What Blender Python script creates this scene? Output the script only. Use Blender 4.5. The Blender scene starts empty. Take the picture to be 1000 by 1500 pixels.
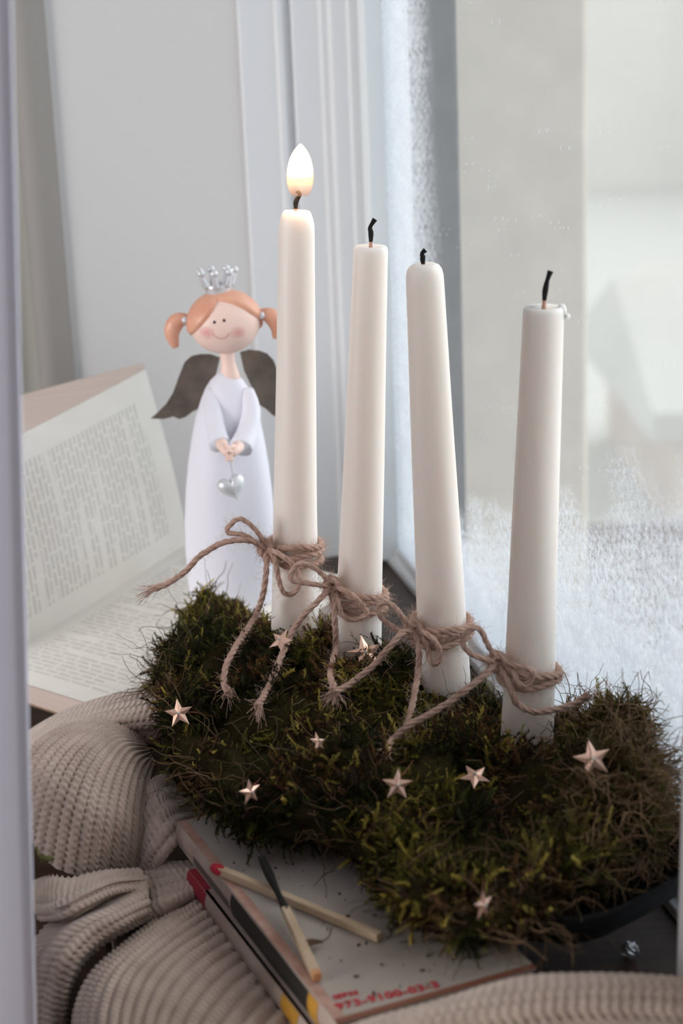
import bpy, math, random
import numpy as np
from mathutils import Vector, Matrix, noise
from mathutils.bvhtree import BVHTree

# ------------------------------------------------------------------ camera
FPX = 2500.0; PITCH = math.radians(16); ROLL = math.radians(2.36); CAMZ = .366
SC = bpy.context.scene
CAM = Vector((0, 0, CAMZ))
fwd = Vector((0, math.cos(PITCH), -math.sin(PITCH)))
_r0 = Vector((1, 0, 0)); _u0 = Vector((0, math.sin(PITCH), math.cos(PITCH)))
rgt = _r0*math.cos(ROLL) - _u0*math.sin(ROLL)
upv = _u0*math.cos(ROLL) + _r0*math.sin(ROLL)
cd = bpy.data.cameras.new('camera'); cam = bpy.data.objects.new('camera', cd); SC.collection.objects.link(cam)
m3 = Matrix((rgt, upv, -fwd)).transposed()
cam.matrix_world = Matrix.Translation(CAM) @ m3.to_4x4()
cd.sensor_fit = 'VERTICAL'; cd.sensor_height = 36; cd.sensor_width = 24
cd.lens = FPX/1500*36; cd.clip_start = .02; cd.clip_end = 300
cd.dof.use_dof = True; cd.dof.focus_distance = .80; cd.dof.aperture_fstop = 9.0
SC.camera = cam

# ------------------------------------------------------------------ sky, lights, exposure
w = bpy.data.worlds.new('overcast_sky'); SC.world = w; w.use_nodes = True
bg = w.node_tree.nodes['Background']
bg.inputs[0].default_value = (.94, .97, 1, 1); bg.inputs[1].default_value = 1.5
def lamp(name, kind, loc, target, energy, color, **kw):
    d = bpy.data.lights.new(name, kind); d.energy = energy; d.color = color
    for k, v in kw.items(): setattr(d, k, v)
    o = bpy.data.objects.new(name, d); SC.collection.objects.link(o)
    o.location = loc
    o.rotation_euler = (Vector(target)-Vector(loc)).to_track_quat('-Z', 'Y').to_euler()
    return o
# bright overcast sky beyond the window on the right
lamp('veiled_sun', 'SUN', (3, 2.4, 2.2), (0, .8, .05), 2.6, (.98, .985, 1), angle=math.radians(70))
# daylight of the room's other window, on the left wall
lamp('other_window_daylight', 'AREA', (-2.2, -.3, .62), (-.05, 1.1, .30), 46, (1, .97, .96), shape='RECTANGLE', size=1.1, size_y=1.0)
SC.view_settings.view_transform = 'Standard'; SC.view_settings.look = 'None'
SC.view_settings.exposure = 0; SC.view_settings.gamma = 1; SC.view_settings.use_curve_mapping = False
try: SC.cycles.max_bounces = 10; SC.cycles.transparent_max_bounces = 16; SC.cycles.sample_clamp_indirect = 4
except Exception: pass

rnd = random.Random(7); nr = np.random.default_rng(7)

# ------------------------------------------------------------------ measuring: photo pixel -> place in the room
def ray(x, y): return fwd + rgt*((x-500)/FPX) + upv*((750-y)/FPX)
def atz(x, y, z): d = ray(x, y); return CAM + d*((z-CAMZ)/d.z)
def aty(x, y, Y): d = ray(x, y); return CAM + d*(Y/d.y)

# ------------------------------------------------------------------ mesh helpers
ROOT = {}
def link(o): SC.collection.objects.link(o); return o
def mesh(name, V, F, mat=None, parent=None, smooth=True, sub=0, kind=None):
    org = ROOT.get(parent.name, Vector()) if parent else Vector()
    me = bpy.data.meshes.new(name)
    V = np.asarray(V, dtype=float) - np.array(org)
    me.from_pydata(V.tolist(), [], [tuple(f) for f in F]); me.validate()
    if smooth: me.polygons.foreach_set('use_smooth', [True]*len(me.polygons))
    if mat: me.materials.append(mat)
    o = link(bpy.data.objects.new(name, me))
    if parent: o.parent = parent; ROOT[o.name] = org
    if sub: s = o.modifiers.new('s', 'SUBSURF'); s.levels = s.render_levels = sub
    if kind: o['kind'] = kind
    return o
def tri_mesh(name, V, T, mat, parent=None, tint=None, kind=None, smooth=True):
    """fast all-triangle mesh from numpy arrays"""
    org = np.array(ROOT.get(parent.name, Vector())) if parent else np.zeros(3)
    me = bpy.data.meshes.new(name)
    V = (np.asarray(V)-org).astype(np.float32); T = np.asarray(T, dtype=np.int32)
    me.vertices.add(len(V)); me.vertices.foreach_set('co', V.ravel())
    me.loops.add(T.size); me.loops.foreach_set('vertex_index', T.ravel())
    me.polygons.add(len(T)); me.polygons.foreach_set('loop_start', np.arange(0, T.size, 3, dtype=np.int32))
    me.polygons.foreach_set('use_smooth', np.full(len(T), smooth))
    if tint is not None:
        a = me.color_attributes.new('tint', 'FLOAT_COLOR', 'POINT')
        a.data.foreach_set('color', np.hstack([tint, np.ones((len(V), 1))]).astype(np.float32).ravel())
    me.update(calc_edges=True); me.materials.append(mat)
    o = link(bpy.data.objects.new(name, me))
    if parent: o.parent = parent; ROOT[o.name] = Vector(org)
    if kind: o['kind'] = kind
    return o
def tag(o, label=None, cat=None, group=None, kind=None):
    for k, v in (('label', label), ('category', cat), ('group', group), ('kind', kind)):
        if v: o[k] = v
    return o
def thing(name, loc, label, cat, group=None):
    o = link(bpy.data.objects.new(name, None)); o.location = loc; o.empty_display_size = .02
    ROOT[o.name] = Vector(loc)
    return tag(o, label, cat, group)
def join(*parts):
    V, F, n = [], [], 0
    for v, f in parts:
        V += [tuple(p) for p in v]; F += [tuple(i+n for i in q) for q in f]; n += len(v)
    return V, F
def frame_box(o, a, b, c, la, lb, lc, bev=0):
    """box with corner o and edge directions a,b,c"""
    o, a, b, c = Vector(o), Vector(a)*la, Vector(b)*lb, Vector(c)*lc
    V = [o, o+a, o+a+b, o+b, o+c, o+a+c, o+a+b+c, o+b+c]
    return V, [(0, 3, 2, 1), (4, 5, 6, 7), (0, 1, 5, 4), (1, 2, 6, 5), (2, 3, 7, 6), (3, 0, 4, 7)]
def bevel(o, w, seg=2):
    m = o.modifiers.new('b', 'BEVEL'); m.width = w; m.segments = seg; m.limit_method = 'ANGLE'; return o
def lathe(profile, n=48, cap=True, B=Vector(), A=Vector((0, 0, 1)), wob=None):
    A = Vector(A).normalized(); X = A.orthogonal().normalized(); Y = A.cross(X)
    V, F = [], []
    for k, (s, r) in enumerate(profile):
        for i in range(n):
            t = 2*math.pi*i/n; rr = r*(1+(wob(s, t) if wob else 0))
            V.append(B + A*s + (X*math.cos(t)+Y*math.sin(t))*rr)
    for k in range(len(profile)-1):
        for i in range(n):
            j = (i+1) % n
            F.append((k*n+i, k*n+j, (k+1)*n+j, (k+1)*n+i))
    if cap: F.append(tuple(range(n-1, -1, -1))); F.append(tuple((len(profile)-1)*n+i for i in range(n)))
    return V, F
def catmull(pts, n):
    P = [Vector(p) for p in pts]; P = [P[0]*2-P[1]]+P+[P[-1]*2-P[-2]]
    dense = []
    for i in range(1, len(P)-2):
        for k in range(16):
            t = k/16; a, b, c, d = P[i-1:i+3]
            dense.append(.5*((2*b)+(c-a)*t+(2*a-5*b+4*c-d)*t*t+(3*b-a-3*c+d)*t**3))
    dense.append(P[-2])
    L = [0]
    for i in range(1, len(dense)): L.append(L[-1]+(dense[i]-dense[i-1]).length)
    out, j = [], 0
    for k in range(n):
        s = L[-1]*k/(n-1)
        while j < len(L)-2 and L[j+1] < s: j += 1
        f = (s-L[j])/max(1e-9, L[j+1]-L[j]); out.append(dense[j].lerp(dense[j+1], min(1, f)))
    return out, L[-1]
def frames(pts):
    T = [(pts[min(i+1, len(pts)-1)]-pts[max(i-1, 0)]).normalized() for i in range(len(pts))]
    N = [T[0].orthogonal().normalized()]
    for i in range(1, len(pts)):
        v = N[-1]-T[i]*N[-1].dot(T[i]); N.append(v.normalized() if v.length > 1e-6 else T[i].orthogonal().normalized())
    return T, N
def tube(pts, r, sides=8, cap=True):
    T, N = frames(pts); V, F = [], []
    for i, p in enumerate(pts):
        rr = r(i/(len(pts)-1)) if callable(r) else r; B = T[i].cross(N[i])
        for k in range(sides):
            a = 2*math.pi*k/sides; V.append(p+(N[i]*math.cos(a)+B*math.sin(a))*rr)
    for i in range(len(pts)-1):
        for k in range(sides):
            q = (k+1) % sides; F.append((i*sides+k, i*sides+q, (i+1)*sides+q, (i+1)*sides+k))
    if cap: F.append(tuple(range(sides-1, -1, -1))); F.append(tuple((len(pts)-1)*sides+k for k in range(sides)))
    return V, F
def ellipsoid(c, r, nu=24, nv=14, R=None):
    V, F = [], []; c = Vector(c)
    for j in range(nv+1):
        th = math.pi*j/nv
        for i in range(nu):
            ph = 2*math.pi*i/nu
            v = Vector((math.sin(th)*math.cos(ph)*r[0], math.sin(th)*math.sin(ph)*r[1], math.cos(th)*r[2]))
            V.append(c+(R @ v if R else v))
    for j in range(nv):
        for i in range(nu):
            q = (i+1) % nu; F.append((j*nu+i, (j+1)*nu+i, (j+1)*nu+q, j*nu+q))
    return V, F
def prism(outline, d, back=None):
    """outline: 3D points in a plane; extruded by vector d"""
    n = len(outline); V = [Vector(p) for p in outline]+[Vector(p)+d for p in outline]
    F = [tuple(range(n)), tuple(range(2*n-1, n-1, -1))]+[(i, i+n, (i+1) % n+n, (i+1) % n) for i in range(n)]
    return V, F

# ------------------------------------------------------------------ materials
def S(h, *rest):
    """sRGB 0-255 -> linear"""
    c = (h,)+rest
    return tuple((x/255/12.92 if x/255 <= .04045 else ((x/255+.055)/1.055)**2.4) for x in c)+(1,)
class NT:
    def __init__(s, name):
        s.m = bpy.data.materials.new(name); s.m.use_nodes = True; s.t = s.m.node_tree
        s.b = s.t.nodes['Principled BSDF']; s.out = s.t.nodes['Material Output']
    def n(s, typ, **kw):
        x = s.t.nodes.new(typ)
        for k, v in kw.items():
            if k in x.inputs: x.inputs[k].default_value = v
            else: setattr(x, k, v)
        return x
    def l(s, a, b): s.t.links.new(a, b)
    def noise(s, scale, detail=3, co='Object', rough=.55, stretch=None):
        tc = s.n('ShaderNodeTexCoord'); src = tc.outputs[co]
        if stretch:
            mp = s.n('ShaderNodeMapping'); mp.inputs['Scale'].default_value = stretch; s.l(src, mp.inputs[0]); src = mp.outputs[0]
        x = s.n('ShaderNodeTexNoise', Scale=scale, Detail=detail, Roughness=rough); s.l(src, x.inputs['Vector']); return x.outputs['Fac']
    def ramp(s, fac, stops):
        r = s.n('ShaderNodeValToRGB'); e = r.color_ramp.elements
        while len(e) < len(stops): e.new(.5)
        for k, (p, c) in enumerate(stops): e[k].position = p; e[k].color = c if len(c) == 4 else (*c, 1)
        s.l(fac, r.inputs[0]); return r.outputs[0]
    def math(s, op, a, b=None, clamp=False):
        x = s.n('ShaderNodeMath', operation=op, use_clamp=clamp)
        for i, v in enumerate((a, b)):
            if v is None: continue
            if isinstance(v, (int, float)): x.inputs[i].default_value = v
            else: s.l(v, x.inputs[i])
        return x.outputs[0]
    def mix(s, fac, a, b):
        x = s.n('ShaderNodeMix', data_type='RGBA')
        for i, v in ((0, fac), (6, a), (7, b)):
            if isinstance(v, (int, float)): x.inputs[i].default_value = v
            elif isinstance(v, tuple): x.inputs[i].default_value = v
            else: s.l(v, x.inputs[i])
        return x.outputs[2]
    def bump(s, h, strength=.3, dist=.001):
        x = s.n('ShaderNodeBump', Strength=strength, Distance=dist); s.l(h, x.inputs['Height']); s.l(x.outputs[0], s.b.inputs['Normal'])
def simple(name, c, rough=.6, metal=0, var=None, scale=60, bump=0, bscale=200, bdist=.0006, sss=0, rad=(.01, .006, .004), sheen=0, spec=.5, stretch=None):
    t = NT(name); b = t.b
    b.inputs['Base Color'].default_value = c; b.inputs['Roughness'].default_value = rough; b.inputs['Metallic'].default_value = metal
    b.inputs['Specular IOR Level'].default_value = spec
    if var: t.l(t.ramp(t.noise(scale, stretch=stretch), [(.3, c), (.7, var)]), b.inputs['Base Color'])
    if bump: t.bump(t.noise(bscale, 4, stretch=stretch), bump, bdist)
    if sss:
        b.inputs['Subsurface Weight'].default_value = sss; b.inputs['Subsurface Radius'].default_value = rad; b.inputs['Subsurface Scale'].default_value = 1
    if sheen: b.inputs['Sheen Weight'].default_value = sheen
    return t.m

# ------------------------------------------------------------------ window coordinates (u: along the glass towards the camera, v: into the room)
WO = Vector((.0311, 1.1819, 0)); WU = Vector((.196, -.9806, 0)).normalized(); WV = Vector((-.9806, -.196, 0)).normalized(); WZ = Vector((0, 0, 1))
def W(u, v, z): return WO + WU*u + WV*v + WZ*z
def wbox(u0, u1, v0, v1, z0, z1): return frame_box(W(u0, v0, z0), WU, WV, WZ, u1-u0, v1-v0, z1-z0)
def struct(name, vf, mat, parent=None, smooth=False, bev=0):
    o = mesh(name, *vf, mat, parent, smooth)
    if not parent: o['kind'] = 'structure'
    if bev: bevel(o, bev)
    return o
WALLM = simple('painted_plaster', S(214, 213, 212), .75, bump=.05, bscale=300)
FRAMEM = simple('white_gloss_paint', S(222, 224, 226), .4, bump=.04, bscale=90, stretch=(1, 1, .1))
ROOMM = simple('room_paint', S(190, 188, 180), .8)
SILLM = simple('brown_sill_wood', S(70, 50, 40), .55, var=S(50, 35, 28), scale=20, bump=.1, stretch=(1, 10, 1))
WOODM = simple('dark_brown_wood', S(84, 58, 42), .5, var=S(58, 38, 28), scale=14, stretch=(1, 12, 1), bump=.15, bscale=60)
NICHE = .232; TOPZ = 1.35
struct('wall_right', join(wbox(-3, 0, 0, NICHE, -.9, 2.3), wbox(1.3, 3.4, 0, NICHE, -.9, 2.3), wbox(0, 1.3, 0, NICHE, -.9, -.03), wbox(0, 1.3, 0, NICHE, TOPZ, 2.3)), WALLM)
struct('wall_left', frame_box((-2.9, -2.4, -.9), (1, 0, 0), (0, 1, 0), WZ, .1, 6.6, 3.2), ROOMM)
struct('wall_back', frame_box((-2.9, -2.5, -.9), (1, 0, 0), (0, 1, 0), WZ, 4.2, .1, 3.2), ROOMM)
struct('wall_front', frame_box((-2.9, 4.1, -.9), (1, 0, 0), (0, 1, 0), WZ, 2.55, .1, 3.2), ROOMM)
struct('ceiling', frame_box((-2.9, -2.5, 2.3), (1, 0, 0), (0, 1, 0), WZ, 4.2, 6.7, .1), WALLM)
struct('floor', frame_box((-2.9, -2.5, -1.0), (1, 0, 0), (0, 1, 0), WZ, 4.2, 6.7, .1), WOODM)
SILL = struct('trim_1', wbox(-.0, 1.3, .0, NICHE+.004, -.03, 0), SILLM, bev=.004)
# broad wooden bench board butting against the sill on the room side
bench = struct('trim_2', wbox(-.3, 1.2, NICHE+.005, NICHE+.45, -.055, -.024), WOODM, bev=.003)

# window: stepped frame, sash, glass
win = link(bpy.data.objects.new('window_1', None)); win.location = W(0, 0, 0); ROOT['window_1'] = Vector(W(0, 0, 0)); win['kind'] = 'structure'
prof = [(0, .088), (.006, .088), (.006, .064), (.011, .064), (.011, .059), (.007, .059), (.007, .054), (.014, .054), (.014, .036), (.018, .036), (.018, .031), (.026, .031), (.026, .020), (.0295, .020), (.0295, -.02), (0, -.02)]
struct('stile', prism([W(u, v, 0) for u, v in prof], WZ*TOPZ), FRAMEM, win, bev=.0012)
struct('sash_stile', wbox(.0295, .047, -.012, .014, .004, TOPZ-.05), simple('sash_paint', S(226, 232, 233), .35), win, bev=.0015)
rp = [(.008, 0), (.008, .006), (.004, .006), (.004, .013), (-.02, .013), (-.02, 0)]
struct('bottom_rail', prism([W(.0296, v, z) for v, z in rp], WU*1.2), FRAMEM, win, bev=.0012)
struct('top_rail', wbox(.03, 1.2, -.02, .05, TOPZ-.05, TOPZ), FRAMEM, win, bev=.002)
struct('mullion', wbox(.655, .70, -.02, .02, 0, TOPZ), FRAMEM, win, bev=.003)

def frost_material():
    t = NT('frosted_glass')
    tc = t.n('ShaderNodeTexCoord'); sep = t.n('ShaderNodeSeparateXYZ'); t.l(tc.outputs['UV'], sep.inputs[0])
    u, z = sep.outputs[0], sep.outputs[1]
    def nz(scale, detail=4, rough=.6, sx=1, sy=1):
        mp = t.n('ShaderNodeMapping'); mp.inputs['Scale'].default_value = (sx, sy, 1); t.l(tc.outputs['UV'], mp.inputs[0])
        x = t.n('ShaderNodeTexNoise', Scale=scale, Detail=detail, Roughness=rough); t.l(mp.outputs[0], x.inputs['Vector']); return x.outputs['Fac']
    big = nz(9, 3); med = nz(60, 5, .7); fine = nz(260, 4, .75)
    # frost creeping in from the far stile, thicker lower down
    lowz = t.math('SUBTRACT', 1, t.math('MULTIPLY', z, 1.1), True)
    wide = t.math('ADD', .085, t.math('MULTIPLY', lowz, .075))
    left = t.math('SUBTRACT', 1, t.math('DIVIDE', t.math('SUBTRACT', u, .03), wide), True)
    # frost bank along the bottom, rising towards the near side
    hgt = t.math('ADD', .05, t.math('MULTIPLY', t.math('POWER', t.math('MULTIPLY', u, 1.9), 2), .085))
    hgt = t.math('ADD', hgt, t.math('MULTIPLY', t.math('SUBTRACT', big, .5), .08))
    bot = t.math('SUBTRACT', 1.45, t.math('DIVIDE', z, hgt), True)
    bot = t.math('POWER', bot, .8)
    m = t.math('MAXIMUM', t.math('MULTIPLY', left, 1.05), bot)
    var = t.math('ADD', t.math('MULTIPLY', t.math('SUBTRACT', med, .5), 1.0), t.math('MULTIPLY', t.math('SUBTRACT', fine, .5), 2.6))
    edge = t.math('MULTIPLY', t.math('MULTIPLY', m, t.math('SUBTRACT', 1.12, m)), 4.2)
    m = t.math('ADD', m, t.math('MULTIPLY', var, edge), True)
    # sparse droplets
    vor = t.n('ShaderNodeTexVoronoi', Scale=150); t.l(tc.outputs['UV'], vor.inputs['Vector'])
    drop = t.math('MULTIPLY', t.math('LESS_THAN', vor.outputs['Distance'], .13), t.math('GREATER_THAN', nz(40, 2), .58))
    m = t.math('MAXIMUM', m, t.math('MULTIPLY', drop, .3))
    m = t.math('ADD', t.math('MULTIPLY', m, .84), t.math('ADD', .06, t.math('MULTIPLY', med, .08)), True)
    tr = t.n('ShaderNodeBsdfTransparent'); tr.inputs[0].default_value = (.97, .98, .98, 1)
    gl = t.n('ShaderNodeBsdfGlossy', Roughness=.02)
    tl = t.n('ShaderNodeBsdfTranslucent'); tl.inputs[0].default_value = (.70, .74, .78, 1)
    df = t.n('ShaderNodeBsdfDiffuse'); df.inputs[0].default_value = (.72, .75, .79, 1)
    fr = t.n('ShaderNodeMixShader'); fr.inputs[0].default_value = .25; t.l(tl.outputs[0], fr.inputs[1]); t.l(df.outputs[0], fr.inputs[2])
    clear = t.n('ShaderNodeMixShader'); clear.inputs[0].default_value = .035; t.l(tr.outputs[0], clear.inputs[1]); t.l(gl.outputs[0], clear.inputs[2])
    mx = t.n('ShaderNodeMixShader'); t.l(m, mx.inputs[0]); t.l(clear.outputs[0], mx.inputs[1]); t.l(fr.outputs[0], mx.inputs[2])
    t.l(mx.outputs[0], t.out.inputs[0])
    return t.m
FROST = frost_material()
def pane(u0, u1, z0, z1):
    V, F = wbox(u0, u1, -.002, .002, z0, z1)
    o = mesh('pane', V, F, FROST, win, False)
    uv = o.data.uv_layers.new(name='uv')
    for lp in o.data.loops:
        p = Vector(V[lp.vertex_index])-WO
        uv.data[lp.index].uv = (p.dot(WU), p.z)
    return o
pane(.046, .66, .012, TOPZ-.05)
pane(.695, 1.25, .012, TOPZ-.05)

# outside: outer reveal, concrete pier, snowy yard and a low shed
OUTM = simple('dark_weathered_frame', S(54, 51, 49), .8, var=S(68, 65, 62), scale=25, bump=.2)
CONM = simple('concrete_render', S(228, 220, 206), .85, var=S(214, 206, 193), scale=22, bump=.4, bscale=120)
SNOWM = simple('trodden_snow', S(186, 184, 176), .8, bump=.4, bscale=8, bdist=.02)
struct('trim_3', wbox(-.35, .02, -.056, -.021, -.35, 1.6), OUTM, bev=.003)
struct('trim_4', wbox(-.9, -.34, -.278, -.02, -2.9, 2.2), CONM, bev=.006)
struct('trim_5', wbox(-.3, 1.3, -.12, -.021, -.30, -.25), SNOWM, bev=.015)
struct('ground', frame_box((1.2, -6, -3.2), (1, 0, 0), (0, 1, 0), WZ, 70, 120, .2), SNOWM)
shed = thing('shed', (5.4, 10.6, -3), 'low beige shed with a snow covered roof seen through the frosted window', 'shed')
BEI = simple('beige_render', S(196, 184, 172), .9, var=S(184, 172, 160), scale=2)
mesh('wall', *frame_box((2.2, 10.6, -3), (1, 0, 0), (0, 1, 0), WZ, 4.2, 3, .75), BEI, shed, False)
mesh('roof', *prism([Vector((2.0, 10.55, -2.28)), Vector((2.0, 10.55, -2.1)), Vector((2.0, 12.1, -1.45)), Vector((2.0, 13.9, -2.1)), Vector((2.0, 13.9, -2.28))], Vector((4.6, 0, 0))), SNOWM, shed, False)
mesh('door', *frame_box((3.1, 10.56, -3), (1, 0, 0), (0, 1, 0), WZ, .6, .05, .68), simple('shed_door', S(158, 138, 124), .8), shed, False)

house = thing('neighbouring_house', (16, 34, -3), 'pale neighbouring house facade, hazy behind the clear upper glass', 'house')
FAC = simple('pale_facade', S(214, 211, 202), .9, var=S(206, 202, 194), scale=.4)
mesh('wall', *frame_box((4.6, 34, -3.2), (1, 0, 0), (0, 1, 0), WZ, 24, 8, 9), FAC, house, False)
mesh('roof', *prism([Vector((6, 33.5, 5.8)), Vector((6, 38, 9)), Vector((6, 42.5, 5.8))], Vector((23, 0, 0))), simple('snowy_roof', S(180, 180, 178), .9), house, False)
for wx, wz in ((7.6, .4), (10.2, .4), (12.8, .4), (7.6, -2.2), (10.2, -2.2), (12.8, -2.2), (7.6, 3), (10.2, 3)):
    wf = mesh('window', *frame_box((wx, 33.94, wz), (1, 0, 0), (0, 1, 0), WZ, 1.1, .1, 1.5), simple('facade_window_frame', S(206, 202, 194), .7), house, False)
    mesh('pane', *frame_box((wx+.08, 33.92, wz+.08), (1, 0, 0), (0, 1, 0), WZ, .94, .05, 1.34), simple('facade_pane', S(186, 178, 172), .3), wf, False)
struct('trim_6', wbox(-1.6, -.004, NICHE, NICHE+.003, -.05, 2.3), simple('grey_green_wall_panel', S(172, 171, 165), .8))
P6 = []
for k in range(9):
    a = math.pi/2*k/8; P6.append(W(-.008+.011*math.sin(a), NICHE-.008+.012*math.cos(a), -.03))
struct('trim_7', prism(P6+[W(.003, NICHE-.02, -.03), W(-.002, NICHE-.02, -.03), W(-.008, NICHE-.01, -.03)], WZ*2.3), simple('corner_bead_shade', S(150, 147, 143), .7), smooth=False)  # rounded corner facing away from the light, its shade put into a darker colour

# ------------------------------------------------------------------ curtains
def curtain(name, base, along, length, z0, z1, amp, wave, thick, mat, label, lean=Vector()):
    along = Vector(along).normalized(); nrm = Vector((-along.y, along.x, 0)); nu, nz = 90, 24
    root = thing(name, base, label, 'curtain')
    V, F = [], []
    for side in (0, 1):
        for k in range(nz+1):
            f = k/nz; z = z0+(z1-z0)*f
            for i in range(nu+1):
                s = length*i/nu
                off = amp*math.sin(s/wave*2*math.pi+.5*math.sin(3*f))+amp*.4*math.sin(s/wave*4.7+f*2)
                p = Vector(base)+along*s+nrm*(off+side*thick)+lean*f; p.z = z; V.append(p)
    st = (nu+1)*(nz+1)
    for k in range(nz):
        for i in range(nu):
            a = k*(nu+1)+i; q = (a, a+1, a+nu+2, a+nu+1); F.append(q); F.append(tuple(st+x for x in reversed(q)))
        for i in (0, nu):
            a = k*(nu+1)+i; F.append((a, a+nu+1, st+a+nu+1, st+a))
    for i in range(nu):
        for k in (0, nz):
            a = k*(nu+1)+i; F.append((a, st+a, st+a+1, a+1))
    mesh('drape', V, F, mat, root)
    hem = [Vector(V[i])+Vector((0, 0, .012)) for i in range(nu+1)]
    mesh('hem', *tube([p-nrm*(-thick*.5) for p in hem], .0035, 6), mat, root)
    return root
CURT = simple('lavender_white_curtain', S(236, 236, 253), .85, bump=.15, bscale=900, sheen=.2)
ce, ctop = aty(54, 1490, .52), aty(24, 20, .52)      # the free edge leans a little
ck = (ctop.x-ce.x)/(ctop.z-ce.z)
curtain('curtain', (ce.x-ck*(ce.z+.0205), .52, -.0205), (-1, .16, 0), .34, -.0205, 1.2, .005, .11, .002, CURT, 'lavender white curtain hanging at the left edge of the window niche', lean=Vector((ck*1.2205, 0, 0)))
NET = simple('grey_net_curtain', S(158, 156, 158), .9, bump=.1, bscale=900)
curtain('curtain', W(.651, .048, 0), WU, .55, .017, 1.28, .005, .09, .002, NET, 'grey curtain strip at the right edge beside the glass')

# ------------------------------------------------------------------ open book
def page_material():
    t = NT('printed_page')
    tc = t.n('ShaderNodeTexCoord')
    mp = t.n('ShaderNodeMapping'); t.l(tc.outputs['UV'], mp.inputs[0])
    br = t.n('ShaderNodeTexBrick', Scale=1)
    br.inputs['Color1'].default_value = (0, 0, 0, 1); br.inputs['Color2'].default_value = (.25, .25, .25, 1); br.inputs['Mortar'].default_value = (1, 1, 1, 1)
    br.inputs['Brick Width'].default_value = .0105; br.inputs['Row Height'].default_value = .0042; br.inputs['Mortar Size'].default_value = .0011; br.inputs['Mortar Smooth'].default_value = .35
    br.offset = .37; br.squash = 1.5; br.squash_frequency = 3
    t.l(mp.outputs[0], br.inputs['Vector'])
    sep = t.n('ShaderNodeSeparateXYZ'); t.l(tc.outputs['UV'], sep.inputs[0])
    a, b = sep.outputs[0], sep.outputs[1]     # a: across the page from the gutter, b: along the gutter
    n1 = t.n('ShaderNodeTexNoise', Scale=1, Detail=1); m2 = t.n('ShaderNodeMapping'); m2.inputs['Scale'].default_value = (14, 130, 1); t.l(tc.outputs['UV'], m2.inputs[0]); t.l(m2.outputs[0], n1.inputs['Vector'])
    letters = t.n('ShaderNodeTexNoise', Scale=900, Detail=1); t.l(tc.outputs['UV'], letters.inputs['Vector'])
    inside = t.math('MULTIPLY', t.math('MULTIPLY', t.math('GREATER_THAN', a, .013), t.math('LESS_THAN', a, .100)), t.math('MULTIPLY', t.math('GREATER_THAN', b, .014), t.math('LESS_THAN', b, .183)))
    inside = t.math('MULTIPLY', inside, t.math('LESS_THAN', n1.outputs['Fac'], .60))
    ink = t.math('MULTIPLY', t.math('SUBTRACT', 1, br.outputs['Fac']), inside)
    ink = t.math('MULTIPLY', ink, t.ramp(letters.outputs['Fac'], [(.35, (.55, .55, .55)), (.65, (1, 1, 1))]))
    base = t.ramp(t.noise(20), [(.3, S(236, 233, 226)), (.7, S(228, 223, 214))])
    t.l(t.mix(t.math('MULTIPLY', ink, .29), base, S(70, 70, 68)), t.b.inputs['Base Color']); t.b.inputs['Roughness'].default_value = .75
    return t.m
PAGE = page_material()
def block_material():
    t = NT('page_edges'); tc = t.n('ShaderNodeTexCoord')
    n = t.n('ShaderNodeTexNoise', Scale=1, Detail=2); mp = t.n('ShaderNodeMapping'); mp.inputs['Scale'].default_value = (2, 2, 900); t.l(tc.outputs['Object'], mp.inputs[0]); t.l(mp.outputs[0], n.inputs['Vector'])
    t.l(t.ramp(n.outputs['Fac'], [(.3, S(214, 198, 188)), (.7, S(202, 184, 173))]), t.b.inputs['Base Color']); t.b.inputs['Roughness'].default_value = .85
    return t.m
EDGE = block_material()
KN = atz(-30, 984, .014); KF = atz(276, 796, .044)
ob = thing('open_book', (KN+KF)/2*Vector((1, 1, 0)) if False else Vector(((KN.x+KF.x)/2, (KN.y+KF.y)/2, 0)), 'open paperback with printed pages, one half propped up against the wall', 'book')
gd = (KF-KN).normalized(); gl = (KF-KN).length
across = Vector((gd.y, -gd.x, 0)).normalized()
LOWW = .142
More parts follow.
